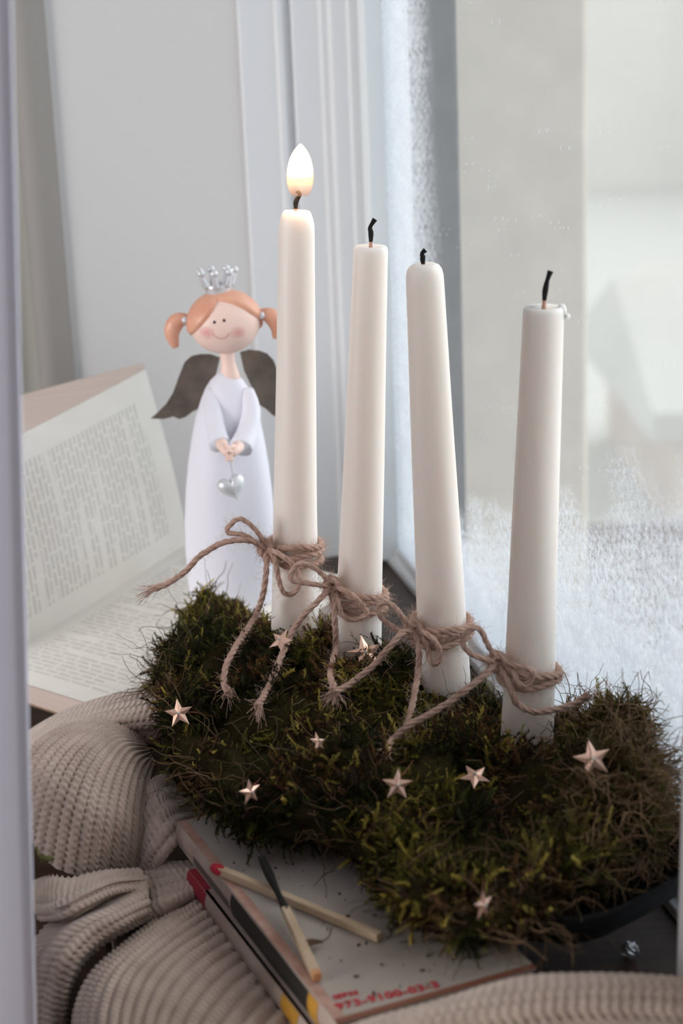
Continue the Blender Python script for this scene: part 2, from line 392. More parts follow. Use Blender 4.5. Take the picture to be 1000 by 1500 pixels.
def half(name, dirn, up, width, thick, curve, warp, cover, taper=0, shear=0):
    """page block: dirn = from gutter to fore edge, up = page normal"""
    na, nb = 28, 30; top, bot = [], []
    for i in range(na+1):
        a = width*i/na; f = i/na
        for j in range(nb+1):
            g = gl*j/nb
            tk = thick*(1-taper*(j/nb)**1.3); h = curve*math.sin(min(1, f*1.6)*math.pi*.5)*(1-.35*f)+ warp(f, j/nb)
            p = KN+gd*g+dirn*a+up*h
            top.append(p); bot.append(KN+gd*g+dirn*(a*(.985+shear*(1-.8*j/nb)))-up*tk*min(1, f*5+.25))
    st = (nb+1)
    idx = lambda i, j: i*st+j; n = len(top)
    page = mesh('printed_page', top, [(idx(i, j), idx(i+1, j), idx(i+1, j+1), idx(i, j+1)) for i in range(na) for j in range(nb)], PAGE, ob)
    uv = page.data.uv_layers.new(name='uv')
    for lp in page.data.loops:
        i, j = divmod(lp.vertex_index, st); uv.data[lp.index].uv = (width*i/na, .2*j/nb)
    V = [p-up*.0003 for p in top]+bot; F = []
    for i in range(na):
        for j in (0, nb): F.append((idx(i, j), idx(i+1, j), n+idx(i+1, j), n+idx(i, j)))
        for j in range(nb): F.append((n+idx(i, j), n+idx(i+1, j), n+idx(i+1, j+1), n+idx(i, j+1)))
    for j in range(nb): F.append((idx(na, j), idx(na, j+1), n+idx(na, j+1), n+idx(na, j)))
    mesh('page_block', V, F, EDGE, ob, False)
    cvs = [p-up*.0002 for p in bot]+[p-up*.0013 for p in bot]; F = []
    for i in range(na):
        for j in range(nb): q = (idx(i, j), idx(i+1, j), idx(i+1, j+1), idx(i, j+1)); F += [q, tuple(n+x for x in reversed(q))]
        for j in (0, nb): F.append((idx(i, j), idx(i+1, j), n+idx(i+1, j), n+idx(i, j)))
    for j in range(nb): F.append((idx(na, j), idx(na, j+1), n+idx(na, j+1), n+idx(na, j)))
    mesh('cover', cvs, F, cover, ob, False)
COVER = simple('worn_card_cover', S(150, 120, 100), .6)
tilt = math.radians(1)
d1 = (across*math.cos(tilt)-WZ*math.sin(tilt)).normalized(); u1 = gd.cross(d1)*1
if u1.z < 0: u1 = -u1
half('lower', d1, u1.normalized(), LOWW, .011, .003, lambda f, g: 0, COVER)
st_ang = math.radians(101)
d2 = (across*math.cos(st_ang)+WZ*math.sin(st_ang)).normalized(); u2 = gd.cross(d2)
if u2.dot(across) < 0: u2 = -u2
half('upper', d2, u2.normalized(), .116, .042, .006, lambda f, g: -.010*f*g*g, COVER, .85, .26)

# ------------------------------------------------------------------ closed books
def book(loc_name, A, Bp, width, z0, z1, label, top_m, spine_m, extra=None):
    """A: far spine corner, Bp: near spine corner (on the plan), block lies to the right"""
    A = Vector((A.x, A.y, z0)); Bp = Vector((Bp.x, Bp.y, z0))
    L = (Bp-A).length; d = (Bp-A)/L; c = Vector((-d.y, d.x, 0))      # c points right, across the cover
    h = z1-z0; r = thing(loc_name, (A+Bp)/2+c*width/2, label, 'book')
    ct = .0009
    mesh('cover', *frame_box(A+WZ*(h-ct), d, c, WZ, L, width, ct), top_m, r, False)
    mesh('cover', *frame_box(A, d, c, WZ, L, width, ct), top_m, r, False)
    mesh('page_block', *frame_box(A+d*.001+c*.0015+WZ*ct, d, c, WZ, L-.002, width-.003, h-2*ct), EDGE, r, False)
    n = 8; prof = [A+c*(.0012*(1-math.sin(math.pi*k/n))-.0010)+WZ*(h*k/n) for k in range(n+1)]
    prof += [A+c*.0016+WZ*h, A+c*.0016]
    mesh('spine', *prism(prof, d*L), spine_m, r, False)
    return r, A, d, c, L, h
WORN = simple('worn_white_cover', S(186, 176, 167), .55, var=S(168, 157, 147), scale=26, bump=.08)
SPINE = simple('pale_spine_paper', S(184, 168, 158), .6, var=S(160, 140, 128), scale=40)
RED = simple('dull_crimson_print', S(150, 34, 54), .6); YEL = simple('ochre_print', S(190, 138, 42), .6); BLK = simple('black_print', S(26, 27, 25), .55)
PINK = simple('rubbed_brown_edge', S(170, 124, 108), .7, var=S(196, 160, 145), scale=120)
TOP = .030; MID = .0185; BOT = .009
uA, uB = atz(259, 1204, TOP), atz(493, 1500, TOP)
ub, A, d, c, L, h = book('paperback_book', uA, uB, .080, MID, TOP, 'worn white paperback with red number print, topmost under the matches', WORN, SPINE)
mesh('edge_wear', *frame_box(A+WZ*(h+.00005)+c*.0002, d, c, WZ, L, .0042, .00012), PINK, ub, False)
mesh('rubbed_edge', *frame_box(A+WZ*(h+.00006)+d*(L-.0030), d, c, WZ, .0032, .0798, .00012), simple('brown_edge', S(132, 82, 62), .7), ub, False)
def spine_patch(nm, a0, a1, m, A, d, c, h, parent, k0=.08, k1=.92):
    n = 8; pr = [A+c*(.0012*(1-math.sin(math.pi*(k0+(k1-k0)*k/n)))-.00125)+WZ*(h*(k0+(k1-k0)*k/n)) for k in range(n+1)]
    pr += [p+c*.0004 for p in reversed(pr)]
    mesh(nm, *prism([p+d*a0 for p in pr], d*(a1-a0)), m, parent, False)
spine_patch('black_band', L*.40, L*.86, BLK, A, d, c, h, ub); spine_patch('ochre_band', L*.86, L*.91, YEL, A, d, c, h, ub); spine_patch('thin_rule', L*.14, L*.385, simple('grey_spine_print', S(96, 88, 82), .6), A, d, c, h, ub, .2, .55)
# the printed number on the back cover
def text(body, at, xdir, size, mat, parent, nm):
    cu = bpy.data.curves.new(nm, 'FONT'); cu.body = body; cu.size = size; cu.extrude = .00004; cu.offset = .0002; cu.space_character = 1.1; cu.materials.append(mat)
    tmp = link(bpy.data.objects.new('tmp', cu)); bpy.context.view_layer.update()
    me = bpy.data.meshes.new_from_object(tmp.evaluated_get(bpy.context.evaluated_depsgraph_get())); bpy.data.objects.remove(tmp)
    o = link(bpy.data.objects.new(nm, me)); o.parent = parent
    x = Vector(xdir).normalized(); y = WZ.cross(x)
    o.matrix_local = Matrix.Translation(Vector(at)-ROOT[parent.name]) @ Matrix((x, y, WZ)).transposed().to_4x4()
    return o
INK = simple('red_ink', S(188, 40, 52), .6)
tx0, tx1 = atz(494, 1480, TOP), atz(628, 1450, TOP)
text('973-9100-03-3', tx0+WZ*.00025, tx1-tx0, .0060, INK, ub, 'number_print')
t0 = atz(490, 1465, TOP)
text('ISBN', t0+WZ*.00025, tx1-tx0, .0042, INK, ub, 'isbn_print')
lA, lB = atz(284, 1262, MID), atz(473, 1500, MID)
lA = lA-Vector((.008, -.004, 0)); 
lb, A2, d2_, c2, L2, h2 = book('paperback_book', atz(276, 1274, MID), atz(455, 1506, MID), .085, BOT, MID-.0002, 'lower pale paperback with a crimson spine end, under the white one', SPINE, SPINE)
spine_patch('crimson_band', 0.0, L2*.17, RED, A2, d2_, c2, h2, lb, .02, .98); spine_patch('ochre_band', L2*.80, L2*.92, YEL, A2, d2_, c2, h2, lb, .02, .98)
mesh('corner_print', *frame_box(A2+WZ*(h2+.00005)+d2_*.0, d2_, c2, WZ, L2*.15, .0045, .0001), RED, lb, False)

# ------------------------------------------------------------------ moss bed
srf = lambda x: max(0.0, x)
CP = [aty(432, 918, .824), aty(524, 940, .792), aty(650, 985, .752), aty(772, 1072, .702)]
OFF = Vector((.77, .63, 0))*.024
MF_ = [atz(222, 1012, .042), atz(234, 1092, .035), atz(268, 1168, .035), atz(328, 1222, .035), atz(452, 1255, .035), atz(590, 1348, .035), atz(690, 1416, .035), atz(790, 1385, .035), atz(890, 1318, .035), atz(985, 1225, .05)]
MBK = [atz(238, 985, .048), atz(296, 900, .05), CP[0]+OFF+Vector((-.03, .012, 0)), CP[0]+OFF, CP[1]+OFF, CP[2]+OFF, CP[3]+OFF*.8+Vector((-.01, .012, 0)), Vector((.108, .722, .05)), Vector((.121, .694, .05)), Vector((.127, .664, .05))]
MTZ = [.052, .066, .071, .068, .064, .061, .058, .064, .078, .074]
def moss_base():
    n, m = 130, 84; K = len(MTZ); V = []
    def cr(L, k, g):
        a, b, c_, e = (L[max(0, k-1)], L[k], L[min(K-1, k+1)], L[min(K-1, k+2)])
        return .5*(2*b+(c_-a)*g+(2*a-5*b+4*c_-e)*g*g+(3*b-a-3*c_+e)*g**3)
    for i in range(n+1):
        f = i/n*(K-1); k = min(int(f), K-2); g = f-k
        A, B, zt = cr(MF_, k, g), cr(MBK, k, g), cr(MTZ, k, g)
        A = Vector((A.x, A.y, 0)); B = Vector((B.x, B.y, 0)); c_ = (A+B)/2; hw = (B-A).length/2; pr = (B-A).normalized()
        end = min(1, i/7, (n-i)/7)**.5; hw *= max(.1, end)
        zb = .033; zc = (zb+zt)/2; hz = (zt-zb)/2*max(.15, end)
        for j in range(m):
            th = 2*math.pi*j/m; cc, ss = math.cos(th), math.sin(th); e = .72
            x = math.copysign(abs(cc)**e, cc)*hw; z = zc+math.copysign(abs(ss)**e, ss)*hz
            p = c_+pr*x; p.z = z; d = Vector((pr.x*cc, pr.y*cc, ss))
            q = noise.noise(p*24)*.012+noise.noise(p*50+Vector((3, 1, 7)))*.011+noise.noise(p*110)*.005-.002
            p = p+d*q*min(1, hw/.03); p.z = max(p.z, .0312); V.append(p)
    F = []
    for i in range(n):
        for j in range(m):
            q = (j+1) % m; F.append((i*m+j, i*m+q, (i+1)*m+q, (i+1)*m+j))
    F.append(tuple(range(m-1, -1, -1))); F.append(tuple(n*m+j for j in range(m)))
    return V, F
mV, mF = moss_base()
moss = thing('moss_bed', (.01, .71, .03), 'bushy green and brown moss bed holding the four candles', 'moss')
mesh('moss_core', mV, mF, simple('dark_moss_core', S(52, 46, 28), .95, var=S(32, 28, 18), scale=60, spec=0, bump=.6, bscale=300, bdist=.003), moss)
MB = BVHTree.FromPolygons([tuple(v) for v in mV], mF)
def moss_hit(x, y):
    h = MB.ray_cast(CAM, ray(x, y).normalized()); return h[0], h[1]
def onmoss(x, y, Y, lift=.012):
    """depth of a thing seen at pixel x,y: its own Y, or just in front of the moss if the moss is nearer"""
    h, nrm = moss_hit(x, y)
    if h is not None: Y = min(Y, h.y-lift)
    return aty(x, y, Y)

def frond_template(r, kind):
    """a sprig along +Z of length 1 set with fine pointed leaflets; returns V,T"""
    V, T = [], []
    n = 7; bend = r.uniform(.2, 1.3); ang = r.uniform(0, 6.28); pts = []
    for i in range(n+1):
        f = i/n; b = bend*f*f
        pts.append(Vector((math.cos(ang)*b+.05*math.sin(5*f+ang), math.sin(ang)*b+.05*math.cos(6*f), f*(1-.3*bend*f))))
    Tn, Nn = frames(pts); sw = .012 if kind == 0 else .010
    for i, p in enumerate(pts):                       # stem: three-sided
        for k in range(3):
            a = 2.094*k; V.append(p+(Nn[i]*math.cos(a)+Tn[i].cross(Nn[i])*math.sin(a))*sw*(1-.6*i/n))
    for i in range(n):
        for k in range(3):
            q = (k+1) % 3; a, b, c_, d = i*3+k, i*3+q, (i+1)*3+q, (i+1)*3+k; T += [(a, b, c_), (a, c_, d)]
    N = 48 if kind == 0 else 20
    for m in range(N):
        f = (m+.5)/N; x = f*n; i = min(int(x), n-1); g = x-i; p = pts[i].lerp(pts[i+1], g); t, nn_ = Tn[i], Nn[i]
        a = 2.4*m+r.uniform(-.3, .3); side = nn_*math.cos(a)+t.cross(nn_)*math.sin(a)
        ln = (.21 if kind == 0 else .19)*(1-.55*f)*r.uniform(.7, 1.3); wd = .034 if kind == 0 else .018
        dirn = (side*.8+t*.6).normalized(); lat = dirn.cross(t).normalized(); b0 = len(V)
        V += [p-lat*wd, p+lat*wd, p+dirn*ln+t*.03]; T.append((b0, b0+1, b0+2))
    if kind == 1 and r.random() < .7:                 # a side branch
        i = r.randint(2, 4); p = pts[i]; d = (Nn[i]*math.cos(ang)+Tn[i]*.8).normalized(); b0 = len(V); lat = d.cross(Tn[i]).normalized()
        V += [p-lat*.012, p+lat*.012, p+d*.4]; T.append((b0, b0+1, b0+2))
    return np.array([tuple(v) for v in V]), np.array(T)
def scatter(name, N, surface, templates, size, mat, palette, parent, seed, updrift=.12, weight=None, spread=.9):
    r = np.random.default_rng(seed); V, F = surface; V = np.array([tuple(v) for v in V])
    tris = []
    for f in F:
        for k in range(1, len(f)-1): tris.append((f[0], f[k], f[k+1]))
    tris = np.array(tris); a, b, c_ = V[tris[:, 0]], V[tris[:, 1]], V[tris[:, 2]]
    nrm = np.cross(b-a, c_-a); ar = np.linalg.norm(nrm, axis=1); nn = nrm/np.maximum(ar, 1e-12)[:, None]
    ctr = (a+b+c_)/3
    wgt = ar*(ctr[:, 2] > .0335)
    if weight is not None: wgt = wgt*weight(ctr, nn)
    pick = r.choice(len(tris), N, p=wgt/wgt.sum()); u, v = r.random(N), r.random(N); fl = u+v > 1; u[fl], v[fl] = 1-u[fl], 1-v[fl]
    P = a[pick]+(b-a)[pick]*u[:, None]+(c_-a)[pick]*v[:, None]; nv = nn[pick]
    if (nv*(P-V.mean(0))).sum() < 0: nv = -nv
    FL_ = np.array([tuple(noise.noise_vector(Vector(p)*26)) for p in P])*1.5
    D = nv*.75+FL_*1.0+r.normal(0, 1, (N, 3))*spread*.5+np.array([0, 0, updrift]); D /= np.linalg.norm(D, axis=1)[:, None]
    P = P-nv*.003
    q = r.normal(0, 1, (N, 3)); X = np.cross(D, q); X /= np.linalg.norm(X, axis=1)[:, None]; Y = np.cross(D, X)
    cl = np.array([noise.noise(Vector(p)*45+Vector((5, 5, 1))) for p in P])
    sz = (size[0]+(size[1]-size[0])*r.random(N)**1.8)*np.clip(1+.9*cl, .6, 1.7)
    col = palette(P, r)
    outV, outT, outC, off = [], [], [], 0
    which = r.integers(0, len(templates), N)
    for k, (tv, tt) in enumerate(templates):
        ids = np.where(which == k)[0]
        if not len(ids): continue
        M = np.stack([X[ids], Y[ids], D[ids]], 1)*sz[ids][:, None, None]      # rows: axes
        vv = np.einsum('vk,nkj->nvj', tv, M)+P[ids][:, None, :]
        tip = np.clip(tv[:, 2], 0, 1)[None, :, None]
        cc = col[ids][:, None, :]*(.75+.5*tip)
        outV.append(vv.reshape(-1, 3)); outC.append(cc.reshape(-1, 3))
        outT.append((tt[None]+(np.arange(len(ids))*len(tv))[:, None, None]+off).reshape(-1, 3)); off += len(ids)*len(tv)
    return tri_mesh(name, np.vstack(outV), np.vstack(outT), mat, parent, np.vstack(outC), 'stuff')
def tinted(name, rough=.7, trans=.45):
    t = NT(name); at = t.n('ShaderNodeAttribute', attribute_name='tint'); t.l(at.outputs['Color'], t.b.inputs['Base Color']); t.b.inputs['Roughness'].default_value = rough
    t.b.inputs['Specular IOR Level'].default_value = .25
    tl = t.n('ShaderNodeBsdfTranslucent'); t.l(at.outputs['Color'], tl.inputs[0]); mx = t.n('ShaderNodeMixShader'); mx.inputs[0].default_value = trans
    t.l(t.b.outputs[0], mx.inputs[1]); t.l(tl.outputs[0], mx.inputs[2]); t.l(mx.outputs[0], t.out.inputs[0]); return t.m
MOSSM = tinted('moss_leaf')
LIN = lambda *c: np.array(S(*c)[:3])
def moss_palette(P, r):
    base = np.stack([LIN(118, 110, 48), LIN(80, 82, 36), LIN(48, 52, 26), LIN(178, 162, 84), LIN(112, 82, 54), LIN(62, 46, 34)])
    nz = np.array([noise.noise(Vector(p)*22) for p in P]); nb = np.array([noise.noise(Vector(p)*30+Vector((9, 4, 2))) for p in P])
    k = np.where(nb > .16, r.choice([3, 4, 4, 5, 5], len(P)), np.where(nz > .12, r.choice([0, 0, 1, 3], len(P)), r.choice([1, 2, 2, 2, 5], len(P))))
    c_ = base[k]*(.55+.9*r.random(len(P))**1.3)[:, None]
    brown = np.clip((P[:, 0]-.075)/.04, 0, 1)[:, None]*.6        # dry brown moss at the window end
    return c_*(1-brown)+brown*np.where(r.random(len(P))[:, None] < .6, LIN(124, 98, 66), LIN(98, 92, 50))
rr = random.Random(3)
TF = [frond_template(rr, 0) for _ in range(10)]; TW = [frond_template(rr, 1) for _ in range(8)]
front = lambda ctr, nn: np.where(ctr[:, 2] > .03, 1, .2)
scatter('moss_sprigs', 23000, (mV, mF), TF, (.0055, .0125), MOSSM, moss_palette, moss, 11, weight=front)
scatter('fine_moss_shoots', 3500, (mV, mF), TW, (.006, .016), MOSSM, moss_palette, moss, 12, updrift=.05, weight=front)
def wiry(N, seed, lo, hi, weight=None):
    r = random.Random(seed); V, F = [], []
    ids = [f for f in mF if len(f) == 4 and all(mV[i].z > .036 for i in f) and (weight is None or weight(mV[f[0]]) > r.random())]
    for _ in range(N):
        f = r.choice(ids); p = (mV[f[0]]+mV[f[2]])/2; n = (mV[f[1]]-mV[f[0]]).cross(mV[f[3]]-mV[f[0]]).normalized()
        if n.dot(p-Vector((.01, .71, .05))) < 0: n = -n
        ln = r.uniform(lo, hi); pts = [p-n*.003]; dv = (n+Vector((r.gauss(0, .5), r.gauss(0, .5), r.gauss(.2, .5)))).normalized()
        for k in range(6):
            dv = (dv+Vector((r.gauss(0, .42), r.gauss(0, .42), r.gauss(-.06, .42)))).normalized(); pts.append(pts[-1]+dv*ln/6)
        rad = r.uniform(.00018, .0004); v, q = tube(pts, lambda t: rad*(1-.6*t), 3, False)
        n0 = len(V); V += v; F += [tuple(i+n0 for i in x) for x in q]
    return V, F
o = mesh('dry_stems', *wiry(2200, 5, .012, .034, lambda p: .25+srf((p.x-.04)*12)), simple('dry_stem', S(120, 92, 62), .8, var=S(78, 60, 40), scale=40), moss, kind='stuff')

mesh('lit_dry_stems', *wiry(1100, 9, .012, .030, lambda p: srf((p.x-.075)*25)), simple('lit_dry_stem', S(164, 132, 98), .8, var=S(122, 94, 66), scale=40), moss, kind='stuff')  # stems at the window end, light on them put into a paler tan

dish = thing('planting_tray', (.02, .68, TOP), 'black tray under the moss bed, showing at its window end', 'tray')
def oval(zc, gx, gw):
    P = []; a, b = Vector((.015, .700, zc)), Vector((.098, .602, zc)); ax = (b-a).normalized(); pr = Vector((-ax.y, ax.x, 0))
    for k in range(40):
        t = 2*math.pi*k/40; s = math.cos(t); q = math.sin(t)
        P.append((a+b)/2+ax*math.copysign(abs(s)**.5, s)*((b-a).length/2+gx)+pr*math.copysign(abs(q)**.5, q)*gw)
    return P
rings = [oval(TOP+.0003, .018, .050), oval(TOP+.016, .028, .057), oval(TOP+.016, .025, .054), oval(TOP+.003, .016, .048)]
V = [p for r_ in rings for p in r_]; F = [tuple(range(39, -1, -1)), tuple(range(120, 160))]
for k in range(3):
    for i in range(40): F.append((k*40+i, k*40+(i+1) % 40, (k+1)*40+(i+1) % 40, (k+1)*40+i))
mesh('tray_shell', V, F, simple('black_plastic', S(14, 13, 14), .8, spec=.2), dish)

# ------------------------------------------------------------------ candles
WAX = simple('ivory_wax', S(245, 236, 229), .45, bump=.06, bscale=220, bdist=.0006, sss=.75, rad=(.012, .0095, .0078), stretch=(1, 1, .15))
WICK = simple('charred_wick', S(22, 18, 18), .9, bump=.5, bscale=900); WICKB = simple('waxed_wick', S(196, 150, 132), .7)
CAND = []
def candle(k, base, top, Y, rb, rt, toppro, wick, label, chip=None):
    B = aty(base[0], base[1], Y); T = aty(top[0], top[1], Y)
    A = (T-B).normalized(); Lc = (T-B).length; dn = .030
    root = thing('taper_candle', B-A*dn, label, 'candle', None)
    pr = [(-dn, rb*.9), (-dn+.001, rb)]
    for i in range(15):
        f = i/14; pr.append((f*(Lc-.014), rb+(rt-rb)*(f**.9)*.97))
    pr += [(Lc+a, rt*b) for a, b in toppro]
    ph = k*1.7
    mesh('wax_body', *lathe(pr, 56, True, B, A, lambda s, t: .010*math.sin(3*t+ph+s*20)+.006*math.sin(7*t+s*60+ph)), WAX, root)
    if chip: 
        Rm = Matrix.Rotation(.3, 3, 'Y'); mesh('wax_drip', *join(ellipsoid(T+rgt*rt*.86-WZ*.0022, (.0022, .0024, .0034), 16, 10), ellipsoid(T+rgt*rt*1.10-WZ*.0042, (.0016, .0014, .0014), 14, 8), ellipsoid(T-rgt*rt*.45-WZ*.0004, (.0032, .003, .0012), 14, 8)), WAX, root)
    pts = [T-A*.004]+[aty(x, y, Y) for x, y in wick]
    P, _ = catmull(pts, 24)
    mesh('wick', *tube(P[8:], lambda t: .0011*(1.0-.15*math.cos(9*t)), 8), WICK, root)
    mesh('wick_base', *tube(P[:9], lambda t: .0011-.0003*t, 8), WICKB, root)
    CAND.append(dict(B=B, A=A, L=Lc, Y=Y, rb=rb, rt=rt, T=T, root=root)); return root
chm = [(-.0085, 1.0), (-.0065, .985), (-.0035, .90), (-.0008, .78), (0, .70), (0, .3)]
flat = [(-.006, 1.0), (-.0025, .99), (-.0008, .96), (0, .88), (-.0004, .6), (-.0012, .2)]
rounded = [(-.008, 1.0), (-.0055, .985), (-.003, .92), (-.0012, .78), (-.0002, .55), (-.0008, .2)]
c1 = candle(0, (432, 918), (434, 309), .824, .0122, .0086, chm, [(433, 302), (434, 294), (439, 285), (435, 279)], 'lit white taper candle with a flame, the farthest of the four')
candle(1, (524, 940), (543, 360), .792, .0117, .0080, flat, [(543, 350), (543, 340), (542, 333), (549, 321)], 'unlit white taper candle second from the burning one')
candle(2, (650, 985), (621, 385), .752, .0122, .0084, rounded, [(619, 382), (619, 376), (618, 371), (623, 366)], 'unlit white taper candle with a rounded top leaning back, third in the row')
candle(3, (772, 1072), (796, 449), .702, .0117, .0086, flat, [(797, 440), (798, 428), (801, 412), (806, 397)], 'unlit white taper candle with a ragged dripped rim, nearest the glass', chip=True)
# flame
def flame_mat():
    t = NT('candle_flame'); tc = t.n('ShaderNodeTexCoord'); sep = t.n('ShaderNodeSeparateXYZ'); t.l(tc.outputs['Generated'], sep.inputs[0])
    z = sep.outputs[2]
    col = t.ramp(z, [(0, (1, .42, .22)), (.2, (1, .66, .42)), (.36, (1, .78, .36)), (.5, (1, .95, .80)), (1, (1, .95, .82))])
    lw = t.n('ShaderNodeLayerWeight', Blend=.35)
    col = t.mix(t.math('POWER', lw.outputs['Facing'], 2.2), col, (1, .40, .14, 1))
    em = t.n('ShaderNodeEmission'); t.l(col, em.inputs[0])
    t.l(t.math('ADD', .7, t.math('MULTIPLY', z, 4)), em.inputs[1])
    tr = t.n('ShaderNodeBsdfTransparent'); mx = t.n('ShaderNodeMixShader')
    dens = t.math('MULTIPLY', t.ramp(z, [(0, (.25, .25, .25)), (.2, (.40, .40, .40)), (.42, (.92, .92, .92)), (1, (1, 1, 1))]), t.math('SUBTRACT', 1.15, t.math('POWER', lw.outputs['Facing'], 5)), True)
    t.l(dens, mx.inputs[0]); t.l(tr.outputs[0], mx.inputs[1]); t.l(em.outputs[0], mx.inputs[2]); t.l(mx.outputs[0], t.out.inputs[0]); return t.m
f0, f1 = aty(439, 287, .824), aty(440, 211, .824); FL = (f1-f0).length
fp = [(0, .0034), (.04, .0045), (.12, .0055), (.24, .0062), (.36, .0064), (.48, .0063), (.6, .0058), (.72, .0050), (.82, .0039), (.9, .0027), (.96, .0015), (1, .0004)]
mesh('flame', *lathe([(a*FL, r) for a, r in fp], 32, False, f0, f1-f0), flame_mat(), c1)
fl = lamp('flame_glow', 'POINT', (f0+f1)/2, (0, 0, 0), .12, (1, .62, .32), shadow_soft_size=.005)
fl.parent = c1; fl.location = (f0+f1)/2-ROOT[c1.name]

# ------------------------------------------------------------------ twine bows
TWINE = simple('jute_twine', S(214, 180, 163), .9, var=S(168, 134, 118), scale=160, bump=.5, bscale=900, bdist=.0005, stretch=(1, 1, 1))
FUZZ = simple('jute_fibre', S(214, 184, 166), .9)
def rope(pts, r=.0018, pitch=.0135, strands=3, taper=0):
    _, Ln = catmull(pts, 4); n = max(12, int(Ln/.0011)); P, Ln = catmull(pts, n); T, N = frames(P); V, F = [], []
    for s in range(strands):
        q = []
        for i in range(n):
            a = 2*math.pi*(s/strands+Ln*i/(n-1)/pitch); sp = 1+taper*max(0, i/(n-1)-.90)*7
            q.append(P[i]+(N[i]*math.cos(a)+T[i].cross(N[i])*math.sin(a))*r*.46*sp)
        v, f = tube(q, lambda t, s=s: r*(.62+.07*math.sin(t*Ln*900+s*2)+.05*math.sin(t*Ln*2300+s)), 6); n0 = len(V); V += v; F += [tuple(i+n0 for i in x) for x in f]
    return V, F, P
def fuzz(paths, per, seed):
    r = random.Random(seed); V, F = [], []
    for P in paths:
        for _ in range(int(len(P)*per)):
            i = r.randrange(len(P)-1); p = P[i]; t = (P[i+1]-p).normalized()
            d = (Vector((r.gauss(0, 1), r.gauss(0, 1), r.gauss(0, 1)))+t*r.uniform(-1.2, 1.2)).normalized(); ln = r.uniform(.002, .0065)
            b = Vector((r.gauss(0, 1), r.gauss(0, 1), r.gauss(0, 1))).normalized()*ln*.35
            q = [p, p+d*ln*.5+b*.6, p+d*ln+b]; v, f = tube(q, .00005, 3, False); n0 = len(V); V += v; F += [tuple(i+n0 for i in x) for x in f]
    return V, F
def axis_at(cn, y):
    """distance along the candle axis that shows at picture height y"""
    best = min(range(400), key=lambda i: abs(pix(cn['B']+cn['A']*(cn['L']*i/399))[1]-y)); return cn['L']*best/399
def pix(p):
    v = Vector(p)-CAM; dd = v.dot(fwd); return 500+FPX*v.dot(rgt)/dd, 750-FPX*v.dot(upv)/dd
def bow(k, ymid, knot, loops, tails, label, turns=3, spread=.0036):
    cn = CAND[k]; s0 = axis_at(cn, ymid); A = cn['A']; X = A.orthogonal().normalized(); Yv = A.cross(X)
    ctr = cn['B']+A*s0; root = thing('twine_bow', ctr, label, 'twine'); paths = []
    rr_ = cn['rb']+(cn['rt']-cn['rb'])*s0/cn['L']+.0016
    for q in range(turns):
        pts = []
        for i in range(33):
            a = 2*math.pi*i/32; hgt = (q-(turns-1)/2)*spread+.0012*math.sin(a*1.0+q*2.1+k)+.0005*math.sin(3*a+q)
            pts.append(ctr+A*hgt+(X*math.cos(a)+Yv*math.sin(a))*(rr_+.0003*(q % 2)))
        V, F, P = rope(pts, .0017); mesh('wrap', V, F, TWINE, root); paths += [P, P]
    front = cn['Y']-rr_-.0016
    kp = aty(knot[0], knot[1], cn['Y']-rr_*.75)
    kn = []
    for i in range(40):
        a = 2*math.pi*i/13; kn.append(kp+Vector((math.cos(a)*.0028, math.sin(a*.7)*.0022, math.sin(a)*.0034)))
    V, F, P = rope(kn, .0015); mesh('knot', V, F, TWINE, root); paths += [P, P]
    def run(seq, y0, dy):
        out = [kp]
        for i, (x, y, *e) in enumerate(seq):
            Y = (e[0]+cn['Y']) if e else y0-dy*min(1, (i+1)/2)
            out.append(onmoss(x, y, Y))
        return out
    for i, lp in enumerate(loops):
        V, F, P = rope(run(lp, front+.002, .003+.002*i)+[kp], .0013); mesh('loop', V, F, TWINE, root); paths.append(P)
    for i, tl in enumerate(tails):
        V, F, P = rope(run(tl, front, .004), .00150, taper=1); mesh('tail', V, F, TWINE, root); paths.append(P)
        # frayed end
        e, dr = P[-1], (P[-1]-P[-4]).normalized(); Vf, Ff = [], []
        for _ in range(34):
            dv = (dr+Vector((rnd.gauss(0, .3), rnd.gauss(0, .3), rnd.gauss(0, .3)))).normalized(); s = e-dr*.002+Vector((rnd.gauss(0, .0009), rnd.gauss(0, .0009), rnd.gauss(0, .0009)))
            v, f = tube([s, s+dv*.003, s+dv*rnd.uniform(.006, .012)+Vector((0, 0, -.001))], .00011, 3, False); n0 = len(Vf); Vf += v; Ff += [tuple(i+n0 for i in x) for x in f]
        mesh('frayed_end', Vf, Ff, TWINE, root, kind='stuff')
    mesh('fuzz', *fuzz(paths, 4.2, 40+k), FUZZ, root, kind='stuff')
    return root
bow(0, 806, (389, 803), [[(376, 778), (352, 760), (336, 770), (334, 780), (356, 784)], [(402, 818), (408, 848), (415, 868), (428, 870), (438, 856), (432, 832), (410, 812)]],
    [[(365, 792), (330, 794), (296, 812), (270, 838), (245, 855), (224, 862)], [(390, 832), (386, 866), (374, 902), (346, 946), (331, 976), (328, 1000), (335, 1015)]],
    'jute twine bow tied round the lit candle, one tail flung toward the angel')
bow(1, 876, (486, 858), [[(465, 835), (441, 825), (428, 836), (426, 849), (442, 853), (466, 857)], [(494, 882), (502, 901), (520, 908), (536, 900), (530, 886), (510, 868)]],
    [[(470, 876), (450, 896), (430, 922), (410, 966), (395, 1002), (377, 1036)], [(489, 892), (491, 922), (491, 952), (484, 986), (490, 1014)]],
    'jute twine bow on the candle next to the lit one, tails hanging over dark moss')
